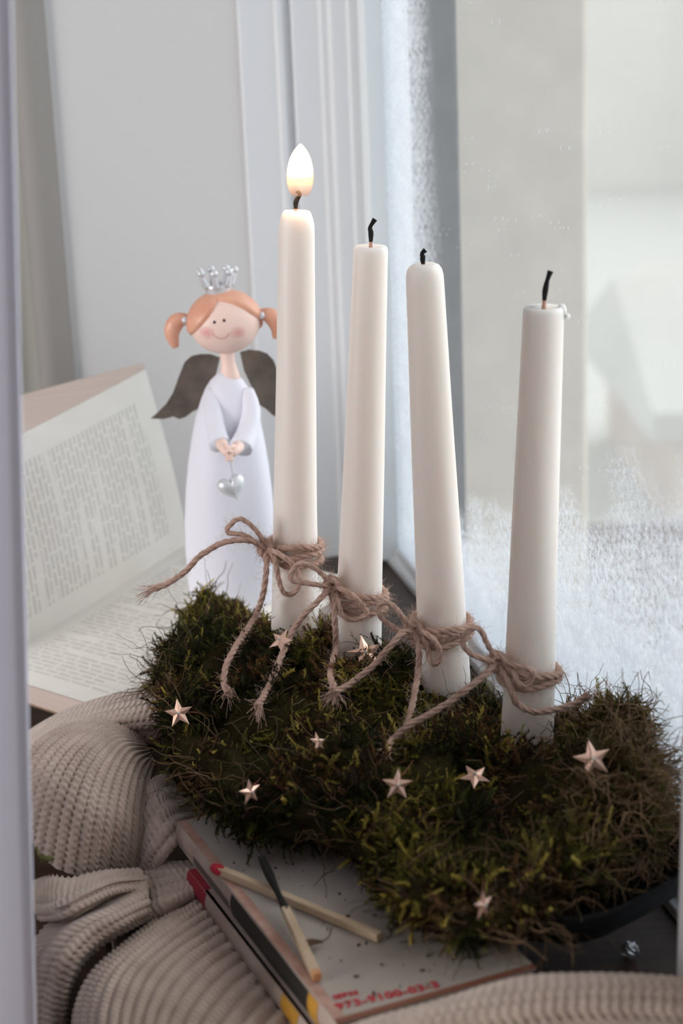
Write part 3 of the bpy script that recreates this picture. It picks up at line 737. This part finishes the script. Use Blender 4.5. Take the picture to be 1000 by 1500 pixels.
bow(2, 920, (606, 922), [[(590, 926), (566, 912), (554, 896), (560, 882), (576, 888), (590, 905)], [(624, 945), (630, 968), (640, 972), (644, 955), (630, 932)]],
    [[(588, 928), (570, 948), (545, 976), (515, 1000), (488, 1016)], [(613, 952), (612, 986), (604, 1030), (594, 1064), (568, 1092)]],
    'jute twine bow round the leaning third candle with its loop against moss')
bow(3, 985, (728, 970), [[(715, 946), (702, 922), (686, 924), (678, 942), (690, 958), (710, 966)], [(752, 986), (758, 1000), (768, 1005), (777, 996), (776, 981)]],
    [[(712, 986), (680, 1012), (640, 1040), (600, 1062), (576, 1082), (565, 1102)], [(746, 1005), (757, 1030), (780, 1042), (812, 1040), (840, 1031), (862, 1019)]],
    'jute twine bow on the candle nearest the glass, open round loop at left', turns=2, spread=.005)

# ------------------------------------------------------------------ copper star lights
COP = simple('rose_copper', S(246, 208, 188), .36, metal=.6, var=S(234, 188, 164), scale=300); WIRE = simple('copper_wire', S(150, 92, 66), .4, metal=.9); LED = simple('clear_bulb', S(205, 200, 190), .2)
def star(px, py, R, rot, nrm, label, wire=(18, -2), lift=.0185):
    h, n0 = moss_hit(px, py); Y = h.y-lift if h is not None else .72
    c_ = aty(px, py, Y); dep = (c_-CAM).dot(fwd); Rm = R*dep/FPX
    N = Vector(nrm).normalized(); Xv = (rgt-N*rgt.dot(N)).normalized(); Yv = N.cross(Xv)
    if Yv.z < 0: Yv = -Yv
    root = thing('star_light', c_, label, 'star light', None)
    V = [c_+N*Rm*.22, c_-N*Rm*.10]; F = []
    for i in range(10):
        a = math.radians(rot)+math.pi/2+i*math.pi/5; r = Rm if i % 2 == 0 else Rm*.42; V.append(c_+(Xv*math.cos(a)+Yv*math.sin(a))*r)
    for i in range(10): F += [(0, 2+i, 2+(i+1) % 10), (1, 2+(i+1) % 10, 2+i)]
    mesh('star', V, F, COP, root, False)
    mesh('bulb', *ellipsoid(c_+N*Rm*.22, (Rm*.11,)*3, 10, 6), LED, root)
    q = [c_-N*Rm*.05, aty(px+wire[0]*.6, py+wire[1]*.6-3, Y+.001), onmoss(px+wire[0], py+wire[1], Y+.006, .002), onmoss(px+wire[0]*1.9, py+wire[1]*2+4, Y+.03, -.004)]
    P, _ = catmull(q, 20); mesh('wire', *tube(P, .00022, 5), WIRE, root)
    return root
TOC = lambda x, y, z: Vector((x, y, z))
star(262, 1045, 22, 9, (-.1, -1, .45), 'copper star light at the left end of the moss, above the knitted fold', (36, 2))
star(366, 1160, 20, 8, (.85, -1, .2), 'copper star light turned sideways above the matches', (10, -14))
star(582, 1150, 24, -2, (0, -1, .3), 'copper star light facing out from the dark middle front of the moss', (12, -20))
star(868, 1112, 30, 12, (.1, -1, .55), 'bright copper star light below the candle nearest the glass', (-10, 22), .021)
star(695, 1137, 24, 30, (.05, -.45, 1), 'copper star light lying almost flat in the moss beneath the looped twine', (-12, 10))
star(707, 1326, 24, 0, (1.2, -1, .1), 'copper star light low on the moss near the printed number', (0, -24))
star(535, 957, 28, 14, (.1, -1, .6), 'copper star light tucked behind a twine tail at the base of the second candle', (20, 12), .030)
star(411, 938, 20, 40, (-.5, -.7, .9), 'tilted copper star light beside the foot of the lit candle', (-16, 12), .072)
star(466, 1087, 16, 20, (.9, -.6, .8), 'small copper star light edge on in the moss under the twine tails', (14, 10), .023)

# ------------------------------------------------------------------ matches
MW = simple('pale_matchwood', S(212, 190, 162), .7, var=S(190, 164, 134), scale=60, stretch=(1, 1, 1), bump=.2, bscale=500); MR = simple('red_match_head', S(188, 36, 56), .75, bump=.4, bscale=900); CH = simple('charred_wood', S(24, 22, 21), .9, bump=.5, bscale=600); AMB = simple('amber_tip', S(208, 150, 104), .7)
def stick(P, Q, wd):
    d = (Q-P).normalized(); s = d.cross(WZ).normalized(); u = s.cross(d)
    return frame_box(P-s*wd/2-u*wd/2, d, s, u, (Q-P).length, wd, wd)
a0, a1 = atz(318, 1273, TOP+.0022), atz(556, 1373, TOP+.0022)
mt = thing('match', (a0+a1)/2-WZ*.002, 'unused match with a red head lying on the white book', 'match', None)
bevel(mesh('match_stick', *stick(a0, a1, .0034), MW, mt, False), .0003)
dv = (a1-a0).normalized(); mesh('match_head', *ellipsoid(a0+dv*.0008, (.0046, .0024, .0024), 16, 10, dv.to_track_quat('X', 'Z').to_matrix()), MR, mt)
b0, b1 = atz(384, 1260, TOP+.0085), atz(465, 1432, TOP+.0024)
mid = b0.lerp(b1, .45)
bt = thing('match', (b0+b1)/2-WZ*.004, 'burnt match with a blackened end resting across the red headed one', 'match', None)
bevel(mesh('match_stick', *stick(mid, b1-(b1-b0).normalized()*.003, .0034), MW, bt, False), .0003)
mesh('charred_end', *tube(catmull([b0+WZ*.0005, b0.lerp(mid, .3), b0.lerp(mid, .7), mid+(b1-b0)*.02], 16)[0], lambda t: .0017+.0004*math.sin(7*t), 7), CH, bt)
bevel(mesh('tip', *stick(b1-(b1-b0).normalized()*.0031, b1, .00335), AMB, bt, False), .0004)

# crumbs and a curled leaf on the book, a moss sprig on the knit
V, F = [], []
for _ in range(150):
    x, y = rnd.uniform(300, 650), rnd.uniform(1225, 1480)
    p = atz(x, y, TOP); q = p-uA; dd = (uB-uA).normalized(); cc = Vector((-dd.y, dd.x, 0))
    if not (.006 < q.dot(dd) < .17 and .008 < q.dot(cc) < .076): continue
    s = rnd.uniform(.0002, .0007); v, f = ellipsoid(p+WZ*s*.6, (s*rnd.uniform(.6, 2), s, s*.7), 6, 4, Matrix.Rotation(rnd.uniform(0, 3), 3, 'Z')); n0 = len(V); V += v; F += [tuple(i+n0 for i in t) for t in f]
crumbs = tag(mesh('moss_crumbs', V, F, simple('crumb', S(60, 48, 36), .9)), 'dark moss crumbs scattered on the white book cover', 'crumbs', kind='stuff')
lp = atz(455, 1388, TOP+.001)
def leaflet(c0, L, wd, ang, mat, root, curl=.5):
    V, F = [], []; n = 10; ax = Vector((math.cos(ang), math.sin(ang), 0)); sd = Vector((-ax.y, ax.x, 0))
    for i in range(n+1):
        f = i/n; ww = wd*math.sin(math.pi*min(1, f*.92+.08))
        for j in (-1, -.5, 0, .5, 1): V.append(c0+ax*L*(f-.5)+sd*ww*j+WZ*(curl*wd*j*j+.001*math.sin(f*3)))
    for i in range(n):
        for j in range(4): F.append((i*5+j, i*5+j+1, i*5+j+6, i*5+j+5))
    o = mesh('blade', V, F, mat, root); m = o.modifiers.new('t', 'SOLIDIFY'); m.thickness = .0003; return o
lf = thing('dry_leaf', lp, 'curled brown scrap of leaf by the burnt match tip', 'leaf')
BRN = simple('dry_leaf_brown', S(98, 72, 52), .8)
leaflet(lp, .010, .0025, .5, BRN, lf)
mesh('stalk', *tube(catmull([lp+Vector((.004, .002, .001)), lp+Vector((.007, .004, .002)), lp+Vector((.008, .008, .0035))], 10)[0], .0003, 5), BRN, lf)

fc = atz(922, 1392, .0034)
foil = thing('foil_scrap', fc, 'small crumpled foil scrap in the dark corner beside the black tray', 'foil')
V, F = ellipsoid((0, 0, 0), (.0036, .0032, .0034), 16, 10)
V = [fc+v*(1+.35*noise.noise(v*700)) for v in V]
mesh('foil_ball', V, F, simple('crumpled_foil', S(190, 190, 192), .3, metal=.8), foil, False)

# ------------------------------------------------------------------ knitted sweater
def wool():
    t = NT('cream_wool'); b = t.b
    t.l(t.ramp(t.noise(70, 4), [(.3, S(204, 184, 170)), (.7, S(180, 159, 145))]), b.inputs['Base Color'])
    b.inputs['Roughness'].default_value = .95; b.inputs['Sheen Weight'].default_value = .35; b.inputs['Specular IOR Level'].default_value = .1
    t.bump(t.noise(1500, 4, rough=.7), .6, .0006); return t.m
WOOL = wool()
knit = thing('knitted_sweater', atz(200, 1280, 0), 'cream rib knit sweater bunched in folds round the books', 'sweater')
def knit_patch(name, rows, ribs, stitch, amp=.0011, res=10, nu=260, flip=False, thick=.004):
    """rows: list of rows of (px,py,Y); u runs along each row (the rib direction), v across rows"""
    G = np.array([[tuple(q if isinstance(q, Vector) else aty(*q)) for q in r] for r in rows])       # nv,nu,3
    def interp(A, n):                                               # catmull along axis 0
        k = A.shape[0]; P = np.concatenate([[2*A[0]-A[1]], A, [2*A[-1]-A[-2]]]); t = np.linspace(0, k-1, n); i = np.minimum(t.astype(int), k-2); f = (t-i)
        f = f.reshape((-1,)+(1,)*(A.ndim-1)); a, b, c_, d = P[i], P[i+1], P[i+2], P[i+3]
        return .5*(2*b+(c_-a)*f+(2*a-5*b+4*c_-d)*f**2+(3*b-a-3*c_+d)*f**3)
    nv = ribs*res+1
    S_ = interp(G, nv); S_ = interp(S_.transpose(1, 0, 2), nu).transpose(1, 0, 2)     # nv,nu,3
    du = np.gradient(S_, axis=1); dv_ = np.gradient(S_, axis=0); N = np.cross(du, dv_); N /= np.maximum(np.linalg.norm(N, axis=2), 1e-9)[..., None]
    if (N*(np.array(tuple(CAM))-S_)).sum() < 0: N = -N
    v = np.linspace(0, ribs, nv)[:, None]
    arc = np.cumsum(np.linalg.norm(du, axis=2), axis=1); st = arc/stitch
    ph = np.abs(np.sin(np.pi*v)); rib = ph**.8
    wob = .12*np.sin(v*1.3+arc*60)
    # chain stitches: two slanting legs per rib
    leg = np.sin(2*np.pi*(st+.9*np.abs((v % 1)-.5)+wob)); H = amp*rib*1.0+amp*.17*leg*rib+amp*.55*np.sin(2*np.pi*st)*(1-rib)**2
    P = S_+N*H[..., None]
    top = P.reshape(-1, 3); back = (S_-N*thick).reshape(-1, 3)
    ii = np.arange(nv*nu).reshape(nv, nu); a, b, c_, d = ii[:-1, :-1].ravel(), ii[:-1, 1:].ravel(), ii[1:, 1:].ravel(), ii[1:, :-1].ravel()
    T = np.vstack([np.stack([a, b, c_], 1), np.stack([a, c_, d], 1)])
    n0 = nv*nu; T = np.vstack([T, T[:, ::-1]+n0])
    rim = np.concatenate([ii[0, :], ii[1:, -1], ii[-1, -2::-1], ii[-2:0:-1, 0]]); r2 = np.roll(rim, -1)
    T = np.vstack([T, np.stack([rim, rim+n0, r2], 1), np.stack([r2, rim+n0, r2+n0], 1)])
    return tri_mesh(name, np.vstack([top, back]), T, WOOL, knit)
# the big rounded fold: ribs fan out from the pucker beside the moss
knit_patch('top_fold', [
 [(310, 1000, .87), (240, 1008, .855), (170, 1018, .86), (100, 1040, .86), (40, 1073, .85), (-10, 1115, .84)],
 [(295, 1018, .80), (235, 1024, .795), (170, 1034, .80), (105, 1056, .80), (45, 1096, .79), (-5, 1145, .78)],
 [(275, 1046, .775), (230, 1050, .765), (175, 1058, .765), (115, 1076, .765), (55, 1118, .755), (0, 1170, .745)],
 [(258, 1085, .78), (225, 1082, .770), (180, 1084, .772), (125, 1098, .775), (70, 1132, .768), (10, 1190, .758)]], 7, .0030, amp=.0017)
knit_patch('rounded_fold', [
 [(222, 1118, .757), (216, 1150, .728), (213, 1185, .712), (211, 1225, .700), (206, 1270, .695)],
 [(216, 1106, .758), (198, 1122, .722), (186, 1165, .698), (180, 1215, .684), (172, 1280, .682)],
 [(212, 1096, .760), (180, 1098, .722), (154, 1138, .692), (138, 1200, .672), (126, 1284, .668)],
 [(208, 1089, .763), (164, 1080, .728), (124, 1108, .696), (96, 1168, .674), (76, 1266, .666)],
 [(206, 1082, .767), (152, 1066, .740), (102, 1086, .710), (64, 1133, .686), (38, 1220, .674)],
 [(204, 1076, .773), (144, 1056, .760), (86, 1068, .736), (42, 1100, .708), (5, 1170, .692)]], 15, .0030, amp=.0020)
knit_patch('tucked_fold', [
 [(205, 1215, .728), (208, 1175, .722), (218, 1145, .725), (240, 1135, .745), (265, 1150, .77)],
 [(205, 1250, .705), (216, 1200, .70), (234, 1172, .706), (260, 1165, .73), (290, 1175, .76)],
 [(206, 1278, .69), (226, 1235, .685), (250, 1205, .692), (278, 1195, .715), (305, 1200, .75)],
 [(215, 1292, .69), (240, 1262, .682), (266, 1232, .69), (292, 1218, .715), (315, 1220, .75)]], 5, .0030, amp=.0016)
knit_patch('looped_fold', [
 [(48, 1290, .68), (75, 1282, .665), (105, 1285, .66), (150, 1275, .665), (200, 1272, .675)],
 [(50, 1330, .655), (78, 1330, .636), (110, 1312, .636), (158, 1293, .648), (214, 1286, .662)],
 [(62, 1346, .640), (92, 1342, .622), (125, 1325, .624), (170, 1306, .64), (216, 1302, .655)],
 [(80, 1340, .65), (110, 1334, .645), (138, 1318, .65), (172, 1305, .66), (206, 1298, .668)]], 4, .0028, amp=.0013)
knit_patch('hanging_fold', [
 [(20, 1520, .64), (25, 1450, .645), (40, 1395, .64), (75, 1350, .645), (140, 1325, .65), (215, 1290, .66)],
 [(55, 1520, .60), (58, 1455, .605), (75, 1400, .606), (112, 1360, .614), (165, 1335, .625), (216, 1312, .642)],
 [(88, 1520, .60), (90, 1458, .598), (108, 1408, .600), (142, 1372, .61), (182, 1348, .62), (218, 1330, .64)],
 [(96, 1520, .63), (98, 1462, .63), (116, 1420, .63), (150, 1385, .635), (190, 1362, .64), (222, 1345, .65)]], 5, .0028, amp=.0016)
Z = lambda x, y, z: (x, y, atz(x, y, z).y)
knit_patch('draped_panel', [
 [Z(104, 1560, -.004), Z(112, 1480, .000), Z(136, 1428, .004), Z(180, 1388, .004), Z(222, 1355, .003), Z(260, 1328, .002), Z(300, 1296, .000)],
 [Z(148, 1560, .014), Z(152, 1480, .016), Z(172, 1428, .017), Z(212, 1390, .015), Z(252, 1360, .011), Z(288, 1336, .008), Z(326, 1310, .005)],
 [Z(200, 1565, .013), Z(205, 1495, .015), Z(228, 1440, .015), Z(265, 1402, .012), Z(305, 1377, .009), Z(335, 1360, .006), Z(366, 1342, .004)],
 [Z(258, 1580, .010), Z(268, 1512, .011), Z(295, 1466, .010), Z(330, 1432, .008), Z(365, 1410, .006), Z(398, 1392, .005), Z(432, 1378, .003)],
 [Z(330, 1600, .010), Z(345, 1545, .010), Z(372, 1503, .008), Z(405, 1472, .006), Z(440, 1450, .005), Z(470, 1434, .004), Z(504, 1420, .003)],
 [Z(420, 1620, .010), Z(430, 1580, .009), Z(455, 1545, .007), Z(485, 1512, .006), Z(515, 1492, .004), Z(540, 1478, .003), Z(565, 1467, .002)]], 17, .0030, amp=.0025)
knit_patch('upper_fold', [
 [(200, 1262, .70), (230, 1262, .69), (262, 1262, .69), (300, 1262, .69)],
 [(205, 1300, .672), (232, 1294, .668), (262, 1288, .668), (300, 1282, .67)],
 [(212, 1345, .645), (238, 1328, .645), (268, 1312, .652), (305, 1296, .66)]], 5, .0028, amp=.0016)
# the thick roll across the very front
FR = [
 [(420, 1575, .50), (520, 1520, .51), (640, 1484, .515), (760, 1452, .515), (860, 1446, .515), (960, 1448, .515), (1060, 1458, .515)],
 [(420, 1565, .48), (520, 1511, .495), (640, 1476, .50), (760, 1444, .50), (860, 1438, .50), (960, 1441, .50), (1060, 1450, .50)],
 [(420, 1585, .462), (520, 1528, .476), (640, 1482, .48), (760, 1462, .48), (860, 1455, .48), (960, 1458, .48), (1060, 1468, .48)],
 [(420, 1600, .45), (520, 1548, .462), (640, 1515, .466), (760, 1498, .466), (860, 1490, .466), (960, 1492, .466), (1060, 1500, .466)],
 [(420, 1680, .445), (520, 1630, .455), (640, 1590, .46), (760, 1570, .46), (860, 1560, .46), (960, 1560, .46), (1060, 1570, .46)],
 [(420, 1800, .45), (520, 1760, .46), (640, 1720, .46), (760, 1700, .46), (860, 1690, .46), (960, 1690, .46), (1060, 1700, .46)]]
FR = [[aty(*q) for q in r] for r in FR]
FR = [[Vector((p.x, p.y+.012, .003)) for p in FR[0]]]+FR[:-1]+[[Vector((p.x, p.y-.004, .003)) for p in FR[-2]]]
FR = [[Vector((r[0].x-.035, r[0].y-.004, .002+.3*r[0].z*0))]+r for r in FR]
knit_patch('front_roll', FR, 9, .0034, amp=.0020)
# small green sprig dropped on the knit
sp = aty(62, 1258, .655)
sg = thing('moss_sprig', sp, 'tiny green moss sprig fallen on the cream knit', 'moss sprig')
gm = simple('sprig_green', S(88, 88, 40), .8)
mesh('stem', *tube(catmull([aty(53, 1240, .652), aty(58, 1256, .648), aty(66, 1262, .646), aty(76, 1258, .648)], 14)[0], .0006, 6), gm, sg)
leaflet(aty(70, 1262, .645), .006, .0016, .3, gm, sg); leaflet(aty(62, 1259, .645), .005, .0013, -.6, gm, sg)

# ------------------------------------------------------------------ angel figurine
AY = .967
ab = aty(340, 890, AY); asc = (ab-CAM).dot(fwd)/FPX            # metres per pixel there
angel = thing('angel_figurine', ab, 'painted girl angel figurine with silver crown and dark metal wings, beside the open book', 'figurine')
def af(x, y, dy=0.0): return aty(x, y, AY+dy)
DRESS = simple('white_ceramic_dress', S(226, 226, 236), .55, bump=.25, bscale=220, bdist=.0008); SKIN = simple('painted_skin', S(238, 208, 196), .5); HAIR = simple('painted_copper_hair', S(228, 172, 146), .4, var=S(214, 150, 122), scale=60)
SILV = simple('silver_paint', S(214, 216, 220), .35, metal=.35); WING = simple('dark_rusty_metal', S(86, 78, 72), .5, metal=.35, var=S(116, 104, 94), scale=80, bump=.3, bscale=200)
dz = [(892, 46), (888, 55), (875, 60), (850, 63), (800, 65), (760, 64.5), (720, 62), (680, 57.5), (640, 51), (610, 45), (585, 37), (568, 30), (557, 23), (550, 16), (545, 12.5)]
AX0 = af(340, 892); AX1 = af(331, 520); axd = (AX1-AX0).normalized()
prof = []
for y, r in dz: prof.append(((af(340, y)-AX0).length, r*asc))
dV, dF = lathe(prof, 56, True, AX0, axd, lambda s, t: .012*math.sin(5*t+s*30))
for i, v in enumerate(dV): dV[i] = Vector((v.x, AX0.y+(v.y-AX0.y)*.82, v.z))
mesh('dress', dV, dF, DRESS, angel)
mesh('neck', *tube(catmull([af(337, 556), af(335, 540), af(333, 522), af(331, 500)], 12)[0], lambda t: (15-5*min(1, t*2.2))*asc, 20), SKIN, angel)
HC = af(329, 473); hr = Vector((49*asc, 42*asc, 43*asc))
RH = Matrix.Rotation(math.radians(-4), 3, 'Y')
head = mesh('head', *ellipsoid(HC, hr, 40, 28, RH), SKIN, angel)
def facept(x, y, out=1.0):
    """point on the front of the head seen at x,y"""
    d = ray(x, y).normalized(); o = CAM-HC; a = sum((d[i]/hr[i])**2 for i in range(3)); b = 2*sum(d[i]*o[i]/hr[i]**2 for i in range(3)); c_ = sum((o[i]/hr[i])**2 for i in range(3))-out
    q = b*b-4*a*c_
    return CAM+d*((-b-math.sqrt(max(0, q)))/(2*a))
for x, y in ((314, 472), (328, 469.5)): mesh('eye', *ellipsoid(facept(x, y), (2.1*asc, 1.2*asc, 2.3*asc), 12, 8), simple('eye_black', S(24, 20, 20), .3), head)
mesh('mouth', *tube(catmull([facept(x, y, 1.01) for x, y in ((311, 489), (317, 494), (324, 496), (331, 494), (336, 488))], 16)[0], .55*asc, 6), simple('mouth_line', S(200, 140, 130), .5), head)
BL = simple('blush', S(236, 168, 168), .6)
def blush(x, y, rx, rz):
    V, F = [], []
    for k in range(5):
        for i in range(20):
            a = 2*math.pi*i/20; q = k/4; V.append(facept(x+math.cos(a)*rx*q, y+math.sin(a)*rz*q, 1.015))
    for k in range(4):
        for i in range(20): F.append((k*20+i, k*20+(i+1) % 20, (k+1)*20+(i+1) % 20, (k+1)*20+i))
    return V, F
def blush_mat():
    t = NT('soft_blush'); t.b.inputs['Base Color'].default_value = S(236, 160, 162); t.b.inputs['Roughness'].default_value = .6
    g = t.n('ShaderNodeTexGradient', gradient_type='SPHERICAL'); tc = t.n('ShaderNodeTexCoord'); mp = t.n('ShaderNodeMapping'); mp.inputs['Location'].default_value = (-1, 0, -1); mp.inputs['Scale'].default_value = (2, 0, 2)
    t.l(tc.outputs['Generated'], mp.inputs[0]); t.l(mp.outputs[0], g.inputs[0]); t.l(t.math('MULTIPLY', g.outputs['Fac'], .5, True), t.b.inputs['Alpha']); return t.m
BM = blush_mat()
mesh('cheek', *blush(303, 487, 13, 11), BM, head); mesh('cheek', *blush(349, 487, 13, 10), BM, head)
# hair cap with a centre parting
V, F = ellipsoid((0, 0, 0), (1, 1, 1), 96, 64)
def hairline(x):
    if x < -.10: t = (x+.10)/-.82; return .80-1.00*max(0, t)**.75 if t <= 1 else -.2
    t = (x+.10)/1.05; return .80-.10*t-.62*t**2.2 if t <= 1 else .05
hv = []
for v in V:
    x, y, z = v
    if y < .15: hh = hairline(x) if y < 0 else hairline(x)*(1-y/.15)+(-.35)*y/.15
    else: hh = -.35
    e = (z-hh)/.07; k = 1/(1+math.exp(-max(-30, min(30, e*3))))
    pt = 1-.06*math.exp(-((x+.10)/.06)**2)*(1 if z > .6 else 0)
    sc = .90+k*(.20)*pt
    hv.append(HC+RH @ Vector((x*hr.x*sc, y*hr.y*sc, z*hr.z*sc)))
mesh('hair', hv, F, HAIR, angel)
for side, pts, tie in ((-1, [(279, 471), (268, 468), (257, 473), (252, 488), (257, 509)], (271, 469)), (1, [(377, 464), (388, 461), (400, 466), (406, 480), (404, 496)], (383, 462))):
    P, _ = catmull([af(x, y) for x, y in pts], 26)
    pt_ = mesh('pigtail', *tube(P, lambda t: (3.5+8.5*math.sin(math.pi*min(1, t*.95)**.8)**.9)*asc, 16), HAIR, angel)
    mesh('hair_tie', *ellipsoid(af(tie[0], tie[1], -.003), (5*asc, 6*asc, 5.5*asc), 14, 10), SILV, pt_)
    mesh('ear', *ellipsoid(af(372 if side > 0 else 282, 476 if side > 0 else 484, -.002), (5*asc, 4*asc, 6*asc), 12, 8), SKIN, angel)
# crown
cb_ = af(320, 430); ca = (af(317, 398)-cb_).normalized()
crown = mesh('crown', *lathe([(0, 17*asc), (8*asc, 18*asc), (14*asc, 20*asc), (14*asc, 17.5*asc), (6*asc, 16*asc), (0, 15*asc)], 32, False, cb_, ca), SILV, angel)
X_ = ca.orthogonal().normalized(); Y_ = ca.cross(X_)
for i in range(7):
    a = 2*math.pi*(i+.3)/7; rd = X_*math.cos(a)+Y_*math.sin(a)
    p0, p1 = cb_+rd*18*asc+ca*11*asc, cb_+rd*25*asc+ca*29*asc
    mesh('crown_point', *tube(catmull([p0, p0.lerp(p1, .5)+rd*1*asc, p1], 8)[0], lambda t: (5.2-2.6*t)*asc, 8), SILV, crown)
    mesh('crown_pearl', *ellipsoid(p1+ca*2*asc, (5.6*asc,)*3, 12, 8), SILV, crown)
# wings
wl = [(322, 524), (308, 519), (292, 519), (280, 522), (270, 531), (262, 551), (253, 576), (243, 592), (230, 605), (221, 613), (240, 614), (254, 610), (262, 614), (272, 611), (282, 603), (293, 598), (303, 575), (316, 550)]
def wing(pts, dy0, slope):
    base = [af(x, y, dy0+slope*abs(x-335)*asc) for x, y in pts]; return prism(base, Vector((0, .0012, 0)))
mesh('wing', *wing(wl, .016, .10), WING, angel, False)
mesh('wing', *wing([(337+(337-x)*.95, y-8+(x-322)*-.10) for x, y in reversed(wl)], .016, .12), WING, angel, False)
# sleeves, hands, heart
for pts, rr2, ry in (([(313, 572), (311, 600), (316, 630), (322, 652)], (10, 14, 16, 15), 0), ([(362, 572), (368, 602), (362, 634), (352, 656)], (9, 14, 18, 17), 0)):
    P, _ = catmull([af(x, y, -.003-.0085*i) for i, (x, y) in enumerate(pts)], 22)
    f = lambda t, R=rr2: (R[0]+(R[-1]-R[0])*t**.7)*asc
    mesh('sleeve', *tube(P, f, 20), DRESS, angel)
for sx, x0, y0, x1, y1 in ((-1, 324, 650, 335, 664), (1, 349, 654, 338, 664)):
    p0, p1 = af(x0, y0, -.044), af(x1, y1, -.052)
    hd = mesh('hand', *tube(catmull([p0, p0.lerp(p1, .5)+Vector((0, -.002, 0)), p1], 12)[0], lambda t: (8.5-2.0*t)*asc, 12), SKIN, angel)
    for i in range(4):
        o_ = Vector((0, -.001-.0004*i, (1.6-i)*2.8*asc)); e_ = af(336-sx*5, 666+i*1.5, -.054)
        mesh('finger', *tube(catmull([p1+o_-Vector((0, 0, .5*asc)), p1.lerp(e_, .5)+o_*.9+Vector((0, -.0015, 0)), e_+o_*.75], 8)[0], lambda t: (2.6-.9*t)*asc, 8), SKIN, hd)
    mesh('thumb', *tube(catmull([p0.lerp(p1, .5)+Vector((0, -.002, .003)), p1+Vector((0, -.003, .004)), p1+Vector((-sx*.002, -.004, .001))], 8)[0], 2.4*asc, 8), SKIN, hd)
hc = af(340, 713, -.034)
HO = []
for i in range(40):
    t = 2*math.pi*i/40; x = 16*math.sin(t)**3; y = 13*math.cos(t)-5*math.cos(2*t)-2*math.cos(3*t)-math.cos(4*t); HO.append((x, y))
V, F = [], []; Rr = Matrix.Rotation(math.radians(-18), 3, 'Y') @ Matrix.Rotation(math.radians(14), 3, 'Z')
lay = [(-.0042, .05), (-.0038, .55), (-.0022, .9), (0, 1), (.0022, .9), (.0038, .55), (.0042, .05)]
for yy, s in lay:
    for x, y in HO: V.append(hc+Rr @ Vector((x*s*1.22*asc, yy, y*s*1.35*asc)))
for k in range(len(lay)-1):
    for i in range(40): F.append((k*40+i, k*40+(i+1) % 40, (k+1)*40+(i+1) % 40, (k+1)*40+i))
F += [tuple(range(39, -1, -1)), tuple((len(lay)-1)*40+i for i in range(40))]
ht = mesh('heart', V, F, SILV, angel)
mesh('cord', *tube(catmull([af(336, 668, -.05), af(338, 680, -.044), af(341, 697, -.036)], 10)[0], .9*asc, 6), SILV, ht)
